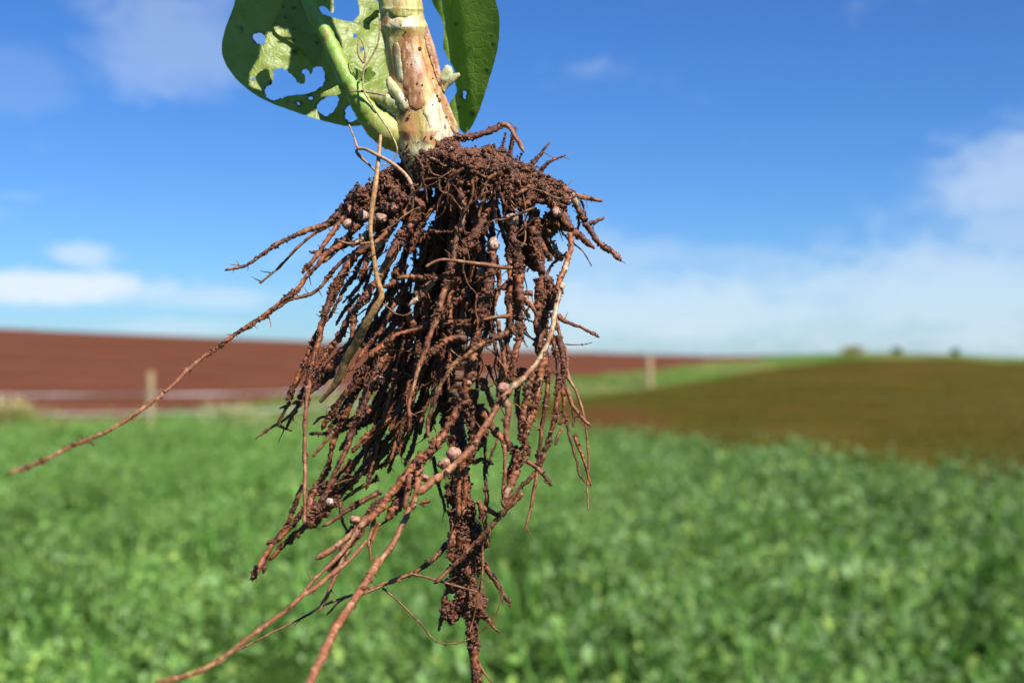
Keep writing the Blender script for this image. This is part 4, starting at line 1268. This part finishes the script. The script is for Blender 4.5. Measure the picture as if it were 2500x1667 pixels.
# ---- nodules
def nodule(c, x, y, rpx, d, tone=(0.42, 0.30, 0.23), name='nodule'):
    ox, oy, s = CR[c]
    px, py = ox + x / s, oy + y / s
    d = float(dz(d))
    r = np.random.default_rng(int(px * 7 + py))
    nu, nv = 22, 14
    th = np.linspace(0, 2 * math.pi, nu, endpoint=False); ph = np.linspace(0.03, math.pi - 0.03, nv)
    TH, PH = np.meshgrid(th, ph)
    dd = np.stack([np.sin(PH) * np.cos(TH), np.cos(PH), np.sin(PH) * np.sin(TH)], -1).reshape(-1, 3)
    an = r.uniform(0.86, 1.12, 3)
    lump = 1 + 0.75 * (fbm(dd * 1.6 + r.uniform(0, 50, 3), 3, 2) - 0.5) + 0.06 * (vnoise(dd * 6 + px, 4) - 0.5)
    q = np.array([px, py, d])[None] + dd * an[None] * (rpx * lump)[:, None]
    i = (np.arange(nv - 1)[:, None] * nu + np.arange(nu)[None]).ravel(); j = (np.arange(nv - 1)[:, None] * nu + (np.arange(nu)[None] + 1) % nu).ravel()
    T = np.concatenate([np.stack([i, j, j + nu], 1), np.stack([i, j + nu, i + nu], 1)])
    Cc = np.tile(np.array(tone), (len(q), 1))
    sp = fbm(dd * 3.3 + px * 0.1, 6, 2) > 0.60
    Cc[sp] = (0.22, 0.10, 0.06)
    V1 = P3(q[:, 0], q[:, 1], q[:, 2])
    ncr = 34
    d2 = r.normal(0, 1, (ncr, 3)); d2 /= np.linalg.norm(d2, axis=1)[:, None]; d2[:, 1] = np.abs(d2[:, 1])
    cq = np.array([px, py, d])[None] + d2 * rpx
    v2, f2 = crumbs(P3(cq[:, 0], cq[:, 1], cq[:, 2]), r.uniform(1.2, 2.6, ncr) * U, r)
    o = mesh_obj(name, np.concatenate([V1, v2]), np.concatenate([T, f2 + len(V1)]), [M_NOD, M_SOIL], None,
                 np.concatenate([Cc, np.tile(C_SOIL, (len(v2), 1))]), np.concatenate([np.zeros(len(T), int), np.ones(len(f2), int)]))
    child(o, plant)
    return o


W1 = (0.40, 0.28, 0.22); PK = (0.42, 0.25, 0.19)
for a in [(2, 300, 825, 13, -60), (2, 152, 808, 12, -45, W1), (2, 30, 872, 13, -20, W1), (2, 1338, 832, 15.5, -105), (2, 1190, 1033, 16, -112),
          (2, 1692, 780, 11, -40, W1), (2, 1785, 690, 9.5, -10, (0.5, 0.46, 0.44)), (2, 400, 748, 8, -70, W1),
          (2, 856, 268, 5, -95, W1), (2, 1090, 1255, 10, -70, (0.3, 0.24, 0.2)),
          (4, 445, 1142, 18, -125, PK), (4, 380, 1208, 15, -130, PK), (3, 1200, 1365, 10, -30, W1), (5, 745, 1033, 11, -180, (0.5, 0.28, 0.2)),
          (5, 570, 912, 12, 40, (0.4, 0.38, 0.36)), (4, 545, 662, 7, -105, (0.3, 0.2, 0.15)), (4, 780, 695, 15, -165, (0.34, 0.19, 0.14)), (5, 1225, 745, 9, -150, (0.42, 0.22, 0.16)),
          ]:
    nodule(*a)

# ------------------------------------------------------------------ stem
def stem_centre(y):
    """row -> centre column, half width (photo px)"""
    yy = [-900, -400, -120, 0, 45, 62, 90, 140, 200, 260, 320, 370, 410, 460]
    cx = [905, 925, 945, 977, 982, 985, 988, 998, 1012, 1026, 1032, 1038, 1046, 1060]
    hw = [40, 44, 47, 52, 53, 57, 53, 55, 60, 64, 69, 66, 58, 44]
    return np.interp(y, yy, cx), np.interp(y, yy, hw)


def build_stem():
    ys = np.concatenate([np.linspace(-900, -20, 50), np.linspace(-15, 460, 240)])
    n = 72
    a = np.linspace(0, 2 * math.pi, n, endpoint=False)
    cx, hw = stem_centre(ys)
    k = np.ones(9) / 9
    cx = np.convolve(np.pad(cx, 4, mode='edge'), k, 'valid')
    YY, AA = np.meshgrid(ys, a, indexing='ij')
    CX = cx[:, None]; HW = hw[:, None]
    # angular ridges (square bean stem) and flaps
    sq = 1 + 0.05 * np.cos(4 * (AA - 0.5)) + 0.05 * (fbm(np.stack([AA * 2.2, YY / 90, AA * 0], -1), 61, 3) - 0.5) * 2
    rel = np.abs(((AA + math.pi) % (2 * math.pi)) - math.pi)
    # leaf scar ring: upper skin ends in a rim near row 35-60
    rim = np.interp(YY, [-900, 18, 22, 30, 40, 52, 66, 80, 110], [0, 0.01, 0.03, -0.03, -0.04, 0.02, 0.07, 0.03, -0.02])
    sq = sq + rim * np.clip(0.6 + 0.6 * np.cos(AA - 4.9), 0, 1)
    fine = (fbm(np.stack([AA * 14, YY / 40, AA * 0], -1), 63, 3) - 0.5) * 0.05
    sq = sq + fine
    px = CX + np.cos(AA) * HW * sq
    d = 20 + np.sin(AA) * HW * sq
    py = YY + 0.12 * (px - CX) * 0 + np.zeros_like(px)
    Vv = P3(px.ravel(), py.ravel(), d.ravel())
    m = len(ys)
    i = (np.arange(m - 1)[:, None] * n + np.arange(n)[None]).ravel(); j = (np.arange(m - 1)[:, None] * n + (np.arange(n)[None] + 1) % n).ravel()
    T = np.concatenate([np.stack([i, j, j + n], 1), np.stack([i, j + n, i + n], 1)])
    T = np.concatenate([T, np.stack([np.zeros(n - 2, int), np.arange(2, n), np.arange(1, n - 1)], 1)])
    # colour: creamy green with rusty streaks, dark soil smears
    qx, qy = px.ravel(), py.ravel()
    pale = np.array([0.62, 0.50, 0.22]); green = np.array([0.46, 0.43, 0.12]); cream = np.array([0.80, 0.69, 0.45])
    rust = np.array([0.30, 0.095, 0.022]); bark = np.array([0.42, 0.21, 0.09]); dark = np.array([0.06, 0.03, 0.018])
    ang = np.arctan2(d.ravel() - 20, qx - np.repeat(cx, n))
    st = fbm(np.stack([ang * 9, qy / 70, ang * 0], -1), 71, 4)
    blot = fbm(np.stack([qx / 26, qy / 30, ang], -1), 73, 4)
    C = pale[None] + (green - pale)[None] * np.clip((st - 0.45) * 4, 0, 1)[:, None]

    def ell(x0, y0, ax, ay, soft=0.5, nz=0.9):
        e = np.sqrt(((qx - x0) / ax) ** 2 + ((qy - y0) / ay) ** 2) + (blot - 0.5) * nz
        f = np.clip((1 - e) / soft, 0, 1)
        return f * (np.sin(ang) < 0.35)

    def put(C, colr, f):
        return C * (1 - f[:, None]) + np.array(colr)[None] * f[:, None]
    C = put(C, cream, ell(1075, 290, 40, 75) * 0.95)
    C = put(C, (0.62, 0.56, 0.26), ell(955, 24, 40, 12, 0.3, 0.4) * 0.9)
    C = put(C, cream, ell(985, 58, 42, 14) * 0.9)
    C = put(C, (0.50, 0.36, 0.10), ell(985, 82, 44, 14) * 0.9)
    C = put(C, bark, ell(1014, 170, 42, 108, 0.6) * 0.95)
    C = put(C, rust, ell(1014, 170, 42, 108, 0.5) * np.clip((st - 0.47) * 7, 0, 1))
    C = put(C, rust, ell(990, 108, 22, 28) * 0.8)
    C = put(C, (0.60, 0.44, 0.36), ell(1016, 150, 14, 40) * 0.8)
    C = put(C, (0.55, 0.34, 0.10), ell(1025, 250, 34, 26) * 0.8)
    C = put(C, (0.50, 0.24, 0.10), ell(1066, 190, 22, 110, 0.5) * 0.85)
    C = put(C, dark, ell(940, 50, 14, 22) * 0.9)
    C = put(C, dark, ell(934, 110, 12, 40) * 0.7)
    C = put(C, (0.46, 0.21, 0.06), ell(1000, 300, 36, 56, 0.7) * 0.9)
    C = put(C, (0.44, 0.17, 0.05), ell(1052, 338, 30, 22, 0.7) * 0.8)
    C = put(C, (0.40, 0.17, 0.06), ell(962, 170, 16, 80, 0.6) * 0.8)
    C = put(C, dark, ell(980, 280, 11, 24) * 0.9)
    C = put(C, (0.13, 0.06, 0.03), ell(992, 335, 10, 12) * 0.9)
    C = put(C, dark, ell(1094, 282, 20, 14) * 0.85)
    C = put(C, dark, ell(1034, 350, 20, 9) * 0.85)
    C = put(C, (0.45, 0.22, 0.12), ell(1070, 330, 20, 26) * 0.6)
    C = put(C, (0.62, 0.60, 0.34), ell(1020, 365, 40, 22) * 0.8)
    C = put(C, dark, ell(960, 395, 40, 20) * 0.6)
    sp = (vnoise(np.stack([qx / 5, qy / 5, ang * 8], -1), 79) > 0.965) & (qy > 60)
    C[sp] = C[sp] * 0.3
    return child(mesh_obj('stem', Vv, T, M_STEM, None, C), plant)


stem = build_stem()


def tubeobj(name, c, pts, radii, d, mat, colr, parent=plant, sides=14, lump=0.10, flatten=1.0, seed=1, blotch=None, end=None):
    s2 = src(c, pts)
    rad = np.array(radii, float)
    dd = np.array(d if hasattr(d, '__len__') else [d] * len(s2), float)
    full = spline(np.concatenate([s2, dd[:, None], rad[:, None]], 1), 3.0)
    p3 = P3(full[:, 0], full[:, 1], full[:, 2])
    L = np.arange(len(full)) * 3.0
    rr_ = np.maximum(full[:, 3], 0.4) * (1 + lump * (n1(L / 12, seed) - 0.5) * 2) * U * p3[:, 1] / D0
    Vv, T = tube_pts(p3, rr_, sides)
    if mat is M_STEM:
        ci_ = np.minimum(np.arange(len(Vv)) // sides, len(full) - 1); ci_[-2:] = (0, len(full) - 1)
        Vv = Vv + (Vv - p3[ci_]) * ((fbm(Vv / U / np.array([8.0, 8.0, 20.0]), seed + 2, 3) - 0.5) * (0.7 if name == 'bud' else 0.22))[:, None]
    if flatten != 1.0:
        cidx = np.minimum(np.arange(len(Vv)) // sides, len(full) - 1)
        dv = Vv - p3[cidx]; dv[:, 1] *= flatten; Vv = p3[cidx] + dv
    C = np.tile(np.array(colr), (len(Vv), 1))
    if end is not None:
        e_ = np.clip((np.minimum(np.arange(len(Vv)) // sides, len(full) - 1) / len(full) - 0.76) * 6, 0, 1)[:, None]
        C = C * (1 - e_) + np.array(end)[None] * e_
    nz = fbm(Vv / U / np.array([12, 12, 26]), seed + 5, 3)
    C = C * (0.8 + 0.4 * nz)[:, None]
    if blotch is not None:
        f = np.clip((nz - 0.52) * 8, 0, 1)[:, None]
        C = C * (1 - f) + np.array(blotch)[None] * f
    return child(mesh_obj(name, Vv, T, mat, None, C), parent)


# green side shoot from lower left of the stem
def shoot_col(Vv): pass


tubeobj('side_shoot', 1, [(690, -160), (740, 0), (790, 110), (850, 210), (910, 330), (960, 440), (1010, 540), (1070, 640), (1140, 760), (1230, 870), (1330, 950), (1440, 1000)],
        [17, 17, 18, 18, 19, 21, 22, 24, 29, 37, 42, 36], [30, 30, 25, 20, 15, 10, 5, 0, 2, 10, 16, 24], M_STEM, (0.20, 0.35, 0.04), lump=0.06, seed=3, end=(0.44, 0.43, 0.13))
# ------------------------------------------------------------------ leaves
def inside(pts, poly):
    x, y = pts[:, 0], pts[:, 1]
    r = np.zeros(len(pts), bool)
    n = len(poly)
    for i in range(n):
        x1, y1 = poly[i]; x2, y2 = poly[(i + 1) % n]
        c = ((y1 > y) != (y2 > y))
        with np.errstate(divide='ignore', invalid='ignore'):
            xi = (x2 - x1) * (y - y1) / (y2 - y1 + 1e-12) + x1
        r ^= c & (x < xi)
    return r


def rough_edge(poly, step=5.0, amp=1.5, seed=0):
    p = np.array(poly, float); p = np.concatenate([p, p[:1]])
    out = []
    for i in range(len(p) - 1):
        n = max(1, int(np.linalg.norm(p[i + 1] - p[i]) / step))
        out.append(p[i] + (p[i + 1] - p[i]) * np.linspace(0, 1, n, endpoint=False)[:, None])
    q = np.concatenate(out)
    k = np.arange(len(q))
    q = q + amp * np.stack([n1(k / 2.2, seed) - 0.5, n1(k / 2.2, seed + 1) - 0.5], 1) * 2
    return q


def smooth_poly(poly, it=2):
    p = np.array(poly, float)
    for _ in range(it):
        n = np.roll(p, -1, 0)
        p = np.stack([p * 0.75 + n * 0.25, p * 0.25 + n * 0.75], 1).reshape(-1, 2)
    return p


def leaf(name, c, outline, holes, depth, mat, spots=(), grid=7.0, amp=1.0, nspot=40, seed=1, rim=2.0, label=None, wave=7.0):
    out = rough_edge(smooth_poly(src(c, outline)), 4, amp, seed)
    hs_ = [rough_edge(smooth_poly(src(c, h), 1), 2.2, 3.0, seed + 3 + k) for k, h in enumerate(holes)]
    lo, hi = out.min(0), out.max(0)
    gx, gy = np.meshgrid(np.arange(lo[0], hi[0], grid), np.arange(lo[1], hi[1], grid))
    r = np.random.default_rng(seed)
    gp = np.stack([gx.ravel(), gy.ravel()], 1); gp = gp + r.uniform(-1.5, 1.5, gp.shape)
    ok = inside(gp, out)
    for h in hs_: ok &= ~inside(gp, h)
    gp = gp[ok]
    allv = [out] + hs_ + [gp]
    verts = np.concatenate(allv)
    edges = []; o = 0
    for ring in [out] + hs_:
        n = len(ring)
        edges += [(o + i, o + (i + 1) % n) for i in range(n)]; o += n
    res = delaunay_2d_cdt([Vector(v) for v in verts], edges, [], 0, 1e-4)
    v2 = np.array([tuple(v) for v in res[0]]); f = np.array(res[2])
    ce = v2[f].mean(1)
    keep = inside(ce, out)
    for h in hs_: keep &= ~inside(ce, h)
    f = f[keep]
    d = depth(v2[:, 0], v2[:, 1])
    d = d + wave * (fbm(np.stack([v2[:, 0] / 38, v2[:, 1] / 38, d * 0], -1), seed + 60, 3) - 0.5) * 2
    V3 = P3(v2[:, 0], v2[:, 1], d)
    mask = np.zeros(len(v2))
    sp = list(spots)
    ind = r.choice(len(v2), nspot)
    for k in ind: sp.append((v2[k, 0], v2[k, 1], r.uniform(0.8, 2.2)))
    for (x0, y0, rs) in sp:
        mask = np.maximum(mask, np.clip(1.6 - np.hypot(v2[:, 0] - x0, v2[:, 1] - y0) / rs, 0, 1))
    # brown nibbled edge along the holes
    for h in hs_:
        dm_ = np.min(np.hypot(v2[:, None, 0] - h[None, :, 0], v2[:, None, 1] - h[None, :, 1]), axis=1)
        mask = np.maximum(mask, np.where(dm_ < 2.5, 0.7 * (n1((v2[:, 0] + v2[:, 1]) / 11, seed) > 0.45), 0))
    V3 = V3 + 0
    # second skin for thickness
    tn = np.zeros_like(V3)
    fn = np.cross(V3[f[:, 1]] - V3[f[:, 0]], V3[f[:, 2]] - V3[f[:, 0]])
    for k in range(3): np.add.at(tn, f[:, k], fn)
    tn /= np.linalg.norm(tn, axis=1)[:, None] + 1e-12
    Cc = np.repeat(mask[:, None], 3, 1)
    ob = mesh_obj(name, V3, f, mat, None, Cc)
    if label: ob['label'] = label
    return child(ob, plant)


LA = [(640, -470), (430, -420), (280, -260), (225, -60), (222, 0), (185, 110), (140, 220), (118, 350), (135, 440), (185, 520), (260, 605), (370, 690), (490, 748), (620, 795), (760, 842), (880, 878), (1000, 906),
      (1090, 912), (1155, 888), (1200, 830), (1260, 760), (1330, 700), (1380, 560), (1380, 300), (1340, 60), (1240, 20), (1180, -40), (1100, -60), (1095, 0), (1118, 105), (1085, 130), (1068, 158), (1020, 155),
      (900, 122), (812, 92), (828, 42), (870, 52), (905, 92), (928, 98), (925, 0), (930, -180), (840, -400)]
LH = [[(352, 245), (415, 238), (442, 278), (430, 326), (372, 312), (345, 278)],
      [(490, 495), (570, 488), (630, 545), (680, 612), (728, 590), (712, 540), (693, 510), (735, 498), (762, 548), (782, 478), (842, 480), (862, 530), (862, 600), (815, 640), (740, 676), (640, 678), (540, 712),
       (450, 722), (430, 630), (492, 602)],
      [(832, 722), (890, 690), (975, 690), (940, 790), (885, 832), (842, 826), (798, 768)],
      [(1008, 772), (1060, 754), (1108, 800), (1112, 852), (1042, 882), (1003, 840)],
      [(655, 738), (676, 730), (690, 748), (668, 758)], [(742, 700), (768, 694), (776, 716), (750, 722)], [(1060, 250), (1085, 240), (1098, 268), (1070, 280)],
      [(1120, 345), (1138, 338), (1145, 360), (1124, 366)], [(330, 560), (352, 556), (356, 578), (336, 584)], [(905, 415), (930, 405), (940, 432), (912, 440)]]
def DEP_A(x, y):
    return 200 + 0.32 * (x - 700) - 0.28 * (y - 150) + 0.0006 * (x - 720) ** 2


leaf('leaf', 1, LA, LH, DEP_A, M_LEAF, nspot=16, seed=21, spots=[(590, 72, 4), (580, 66, 3), (720, 127, 6), (735, 252, 4), (700, 248, 3), (822, 90, 5), (560, 45, 3), (660, 205, 5)],
     label='broad lower leaf riddled with ragged holes')
LB = [(640, -340), (585, -200), (590, 0), (520, 100), (488, 200), (520, 245), (570, 275), (640, 320), (720, 385), (770, 450), (800, 470), (830, 430), (850, 330), (880, 260), (820, 120), (760, -30), (720, -200)]
leaf('leaf', 1, LB, [], lambda x, y: DEP_A(x, y) - 10, M_LEAF, nspot=14, seed=33, label='shaded leaf blade along the green side shoot')
LR = [(1700, -480), (1590, -380), (1570, -200), (1620, 0), (1690, 112), (1722, 205), (1705, 330), (1742, 420), (1800, 505), (1792, 600), (1812, 640), (1792, 700), (1750, 748), (1790, 860), (1850, 962), (1895, 950), (1965, 815), (2005, 690), (2065, 500),
      (2103, 350), (2120, 200), (2112, 90), (2085, 0), (2030, -200), (1900, -420)]
leaf('leaf', 1, LR, [[(1850, 655), (1875, 650), (1880, 700), (1855, 715)]],
     lambda x, y: 115 - 0.45 * (x - 1100) - 0.0035 * (x - 1150) ** 2 * np.sign(x - 1150) + 0.15 * y + 24 * np.exp(-((x - 1095 - 0.12 * y) / 14.0) ** 2), M_LEAF2, spots=[(1155, 278, 7), (1119, 262, 4), (1128, 235, 5), (1148, 120, 3), (1203, 108, 4), (1188, 174, 4)], nspot=10, seed=44, wave=2.0,
     label='bright upright leaf to the right of the stem')
leaf('leaf', 1, [(1060, 480), (1110, 500), (1130, 520), (1190, 470), (1200, 510), (1235, 530), (1210, 560), (1160, 600), (1100, 580)], [], lambda x, y: -10 + 0.3 * (x - 880), M_LEAF2, grid=4, nspot=4, seed=51,
     label='small torn scrap of green leaf on the shoot')
leaf('leaf', 1, [(820, 690), (850, 660), (930, 630), (980, 590), (1010, 620), (980, 680), (900, 690), (850, 700)], [], lambda x, y: -5 + 0.25 * (x - 820), M_LEAF, grid=4, nspot=3, seed=53,
     label='narrow torn leaf scrap at the shoot base')
leaf('leaf', 1, [(1240, 60), (1190, 110), (1130, 150), (1128, 195), (1160, 220), (1190, 215), (1180, 165), (1240, 130), (1262, 100)], [], lambda x, y: 40 + 0.3 * (x - 900), M_LEAF, grid=4, nspot=5, seed=55,
     label='curled dark leaf scrap beside the stem')

def patch(name, c, poly, colr, lift=7.0, blotch=None, seed=1, tilt=None, parent=plant, thr=0.5, amp=1.4):
    """raised flake lying on the stem surface: edges touch, the middle stands proud"""
    out = rough_edge(smooth_poly(src(c, poly), 1), 3, amp, seed)
    lo, hi = out.min(0), out.max(0)
    gx, gy = np.meshgrid(np.arange(lo[0], hi[0], 3.0), np.arange(lo[1], hi[1], 3.0))
    r = np.random.default_rng(seed)
    gp = np.stack([gx.ravel(), gy.ravel()], 1) + r.uniform(-0.8, 0.8, (gx.size, 2))
    gp = gp[inside(gp, out)]
    verts = np.concatenate([out, gp]); n = len(out)
    res = delaunay_2d_cdt([Vector(v) for v in verts], [(i, (i + 1) % n) for i in range(n)], [], 0, 1e-4)
    v2 = np.array([tuple(v) for v in res[0]]); f = np.array(res[2])
    f = f[inside(v2[f].mean(1), out)]
    ed = np.min(np.hypot(v2[:, None, 0] - out[None, :, 0], v2[:, None, 1] - out[None, :, 1]), axis=1)
    cx, hw = stem_centre(v2[:, 1])
    base = 20 - np.sqrt(np.maximum(hw ** 2 - (v2[:, 0] - cx) ** 2, 16.0))
    d = base + 1.5 - lift * np.clip(ed / 5.0, 0, 1) ** 0.6 - 2.5 * (fbm(np.stack([v2[:, 0] / 9, v2[:, 1] / 16, d0_(v2)], -1), seed, 3) - 0.5)
    if tilt is not None:
        d = d + tilt(v2[:, 0], v2[:, 1])
    nz = fbm(np.stack([v2[:, 0] / 7, v2[:, 1] / 22, d0_(v2)], -1), seed + 5, 3)
    C = np.array(colr)[None] * (0.75 + 0.5 * nz)[:, None]
    if blotch is not None:
        q = np.clip((nz - thr) * 8, 0, 1)[:, None]
        C = C * (1 - q) + np.array(blotch)[None] * q
    return child(mesh_obj(name, P3(v2[:, 0], v2[:, 1], d), f, M_STEM, None, C), parent)


def d0_(v):
    return np.zeros(len(v))


# flakes of skin, buds and scales on the stem
patch('bark_strip', 1, [(1568, 165), (1598, 185), (1640, 300), (1672, 420), (1700, 540), (1728, 660), (1715, 680), (1672, 570), (1622, 430), (1585, 300)], (0.367, 0.172, 0.086), 7, (0.468, 0.281, 0.172), 11)
patch('bark_strip', 1, [(1640, 560), (1700, 640), (1760, 760), (1835, 950), (1790, 975), (1730, 850), (1668, 700), (1625, 600)], (0.390, 0.211, 0.078), 4, (0.484, 0.359, 0.172), 12)
patch('skin_flake', 1, [(1330, 60), (1400, 45), (1470, 48), (1500, 100), (1470, 130), (1360, 128), (1325, 100)], (0.281, 0.281, 0.062), 2, (0.359, 0.359, 0.125), 13)
patch('skin_flake', 1, [(1310, 150), (1400, 120), (1490, 140), (1570, 95), (1578, 140), (1540, 215), (1470, 235), (1380, 215), (1320, 190)], (0.50, 0.45, 0.24), 3, (0.60, 0.54, 0.36), 14)
patch('skin_flake', 1, [(1400, 330), (1480, 270), (1530, 310), (1590, 470), (1640, 620), (1600, 720), (1540, 790), (1470, 770), (1440, 650), (1410, 480)], (0.27, 0.11, 0.035), 0.9, (0.46, 0.29, 0.17), 15, amp=6.0)
patch('skin_flake', 1, [(1630, 640), (1690, 720), (1740, 850), (1795, 1000), (1700, 1060), (1620, 980), (1600, 860), (1560, 800), (1605, 730)], (0.593, 0.546, 0.390), 2.5, (0.515, 0.468, 0.265), 16, thr=0.55)
patch('skin_flake', 1, [(1345, 300), (1400, 310), (1415, 480), (1430, 600), (1380, 570), (1350, 440)], (0.452, 0.468, 0.250), 2.5, (0.343, 0.250, 0.109), 18)
tubeobj('bud', 1, [(1520, 830), (1460, 770), (1400, 700), (1350, 630), (1318, 565)], [14, 18, 17, 14, 8], [-14, -18, -18, -15, -12], M_STEM, (0.46, 0.45, 0.20), seed=7, blotch=(0.530, 0.515, 0.359), lump=0.22)
tubeobj('bud', 1, [(1440, 790), (1350, 740), (1270, 715), (1180, 690)], [22, 20, 16, 6], [0, -6, -8, -4], M_STEM, (0.328, 0.374, 0.156), seed=8, blotch=(0.234, 0.218, 0.062), lump=0.2)
tubeobj('bud', 1, [(1690, 660), (1725, 580), (1742, 510), (1735, 468)], [8, 15, 13, 3], [30, 18, 10, 8], M_STEM, (0.484, 0.530, 0.281), flatten=0.6, seed=9, lump=0.2)
tubeobj('bud', 1, [(1715, 650), (1760, 590), (1800, 550), (1830, 535)], [4, 7, 8, 4], [14, 8, 4, 2], M_STEM, (0.429, 0.429, 0.203), flatten=0.6, seed=10, blotch=(0.312, 0.234, 0.078), lump=0.25)

def stem_soil():
    r = np.random.default_rng(91)
    n = 2600
    y = 455 - np.abs(r.normal(0, 42, n)); a = r.uniform(math.pi, 2 * math.pi, n)
    y2 = r.uniform(40, 400, 420); a2 = r.uniform(math.pi, 2 * math.pi, 420)
    y = np.concatenate([y, y2]); a = np.concatenate([a, a2])
    cx, hw = stem_centre(y)
    q = np.stack([cx + np.cos(a) * hw, y, 20 + np.sin(a) * hw], 1)
    keep = (fbm(q / 16.0, 92, 3) > np.where(y > 375, 0.40, 0.60))
    q = q[keep]
    v, f = grains(P3(q[:, 0], q[:, 1], q[:, 2]), np.clip(r.lognormal(0.7, 0.5, len(q)), 1.0, 5) * U, r)
    o = mesh_obj('soil_smear', v, f, M_SOIL); o['kind'] = 'stuff'
    child(o, plant)


stem_soil()

# unseen leaf added above the frame, shaped to throw shade on the lower leaf
def towards_sun(pts, dep, dc):
    """where the sun rays through points of the big lower leaf meet the added shade leaf at depth dc"""
    q = np.array(pts, float); d = dep(q[:, 0], q[:, 1])
    X = (q[:, 0] - 1250) * (1 + d / F); Z = (HR - q[:, 1]) * (1 + d / F)
    t = (d - dc) / -SUN.y
    X = X + SUN.x * t; Z = Z + SUN.z * t
    k = 1 + dc / F
    return [(1250 + x / k, HR - z / k) for x, z in zip(X, Z)]


upper = towards_sun([(490, -90), (640, -110), (800, -80), (812, 20), (800, 130), (806, 230), (740, 300), (640, 310), (540, 250), (480, 120)], DEP_A, -200)  # outline projected from the area of the lower leaf to be shaded
sun_gap = towards_sun([(662, 74), (706, 86), (706, 176), (676, 186), (654, 230), (608, 216), (610, 176), (636, 138), (636, 102)], DEP_A, -200)  # hole that lets the sunlit patch through
CR[13] = (0, 0, 1.0)
uc = np.mean(np.array(upper), axis=0); ux = max(q[0] for q in upper)
tubeobj('shade_leaf_stalk', 13, [(918, -640), (0.5 * (918 + ux), -650 + 0.4 * (uc[1] + 650)), (ux - 12, uc[1] - 20), (uc[0], uc[1] + 5)], [9, 8, 7, 4], [10, -90, -195, -203], M_STEM, (0.20, 0.35, 0.04), seed=14)  # stalk added to carry the shade-casting leaf
leaf('leaf', 13, upper, [sun_gap], lambda x, y: -200 + 0 * x, M_LEAF2, grid=12, seed=63)  # added out-of-view leaf, holed to shape the sunlight below

# ------------------------------------------------------------------ dry straws and fibres caught in the plant
def straw(c, pts, radii, d, colr, label, cat, name, seed, flatten=1.0, sides=8):
    o = tubeobj(name, c, pts, radii, d if c == 1 else list(dz(d)), M_STRAW, colr, None if False else plant, sides, 0.12, flatten, seed)
    o.parent = None; o.location = (0, 0, 0)
    tag(o, label, cat)
    return o


straw(2, [(292, 165), (272, 380), (250, 560), (218, 790), (213, 950), (240, 1150), (262, 1300), (298, 1440), (250, 1540), (180, 1660), (110, 1800), (20, 1950), (-60, 2130), (-190, 2290)],
      [4, 5, 6.5, 6, 5, 5.5, 6, 7, 9, 10, 11, 10, 9, 4], [-60, -75, -85, -90, -95, -95, -95, -95, -90, -80, -60, -40, -20, 0], (0.46, 0.25, 0.09),
      'long bent dry straw hanging down in front of the left roots', 'straw', 'dry_straw', 5, 0.5)
straw(2, [(40, 85), (80, 180), (110, 262), (170, 275), (250, 315), (370, 380), (480, 470), (535, 560), (552, 680), (532, 800)], [2.2, 2.2, 3.4, 4, 4.2, 4.6, 5, 5.2, 4, 2.4], [-20, -30, -45, -55, -75, -80, -85, -90, -90, -80],
      (0.42, 0.26, 0.15), 'thin brown curling fibre arching from the pale leaf edge into the roots', 'plant fibre', 'dry_fibre', 6)
straw(2, [(120, 265), (98, 295), (140, 345), (200, 400), (262, 462)], [3, 3.5, 4, 3.2, 2.5], [-50, -45, -40, -40, -40], (0.24, 0.14, 0.09), 'short dark fibre loop left of the long bent straw', 'plant fibre', 'dry_fibre', 7)
straw(1, [(1250, 100), (1256, 210), (1240, 320), (1190, 420), (1150, 480), (1135, 560), (1140, 640), (1160, 690), (1250, 830), (1330, 950), (1380, 1070), (1350, 1150), (1270, 1190)], [2, 2, 2.2, 2.2, 2.8, 2.2, 2, 2.2, 2.4, 2.4, 2.2, 1.6, 1.2],
      [-52, -50, -46, -42, -40, -40, -42, -46, -56, -66, -66, -60, -60], (0.50, 0.36, 0.16), 'fine golden fibre trailing down over the stem and green shoot', 'plant fibre', 'dry_fibre', 8)
straw(1, [(1140, 455), (1105, 400), (1098, 340), (1112, 275), (1140, 330), (1152, 400), (1140, 455)], [3.5, 2.6, 2, 1.6, 2, 2.6, 3.5], -38, (0.34, 0.24, 0.12), 'tiny dry looped tendril between the shoot and the stem', 'plant fibre', 'dry_fibre', 9)
straw(1, [(1040, 655), (1110, 655), (1200, 668), (1290, 685)], [1.5, 2.6, 3, 2], [-30, -34, -40, -50], (0.36, 0.25, 0.2), 'short brown straw lying across the base of the green shoot', 'straw', 'dry_straw', 10)
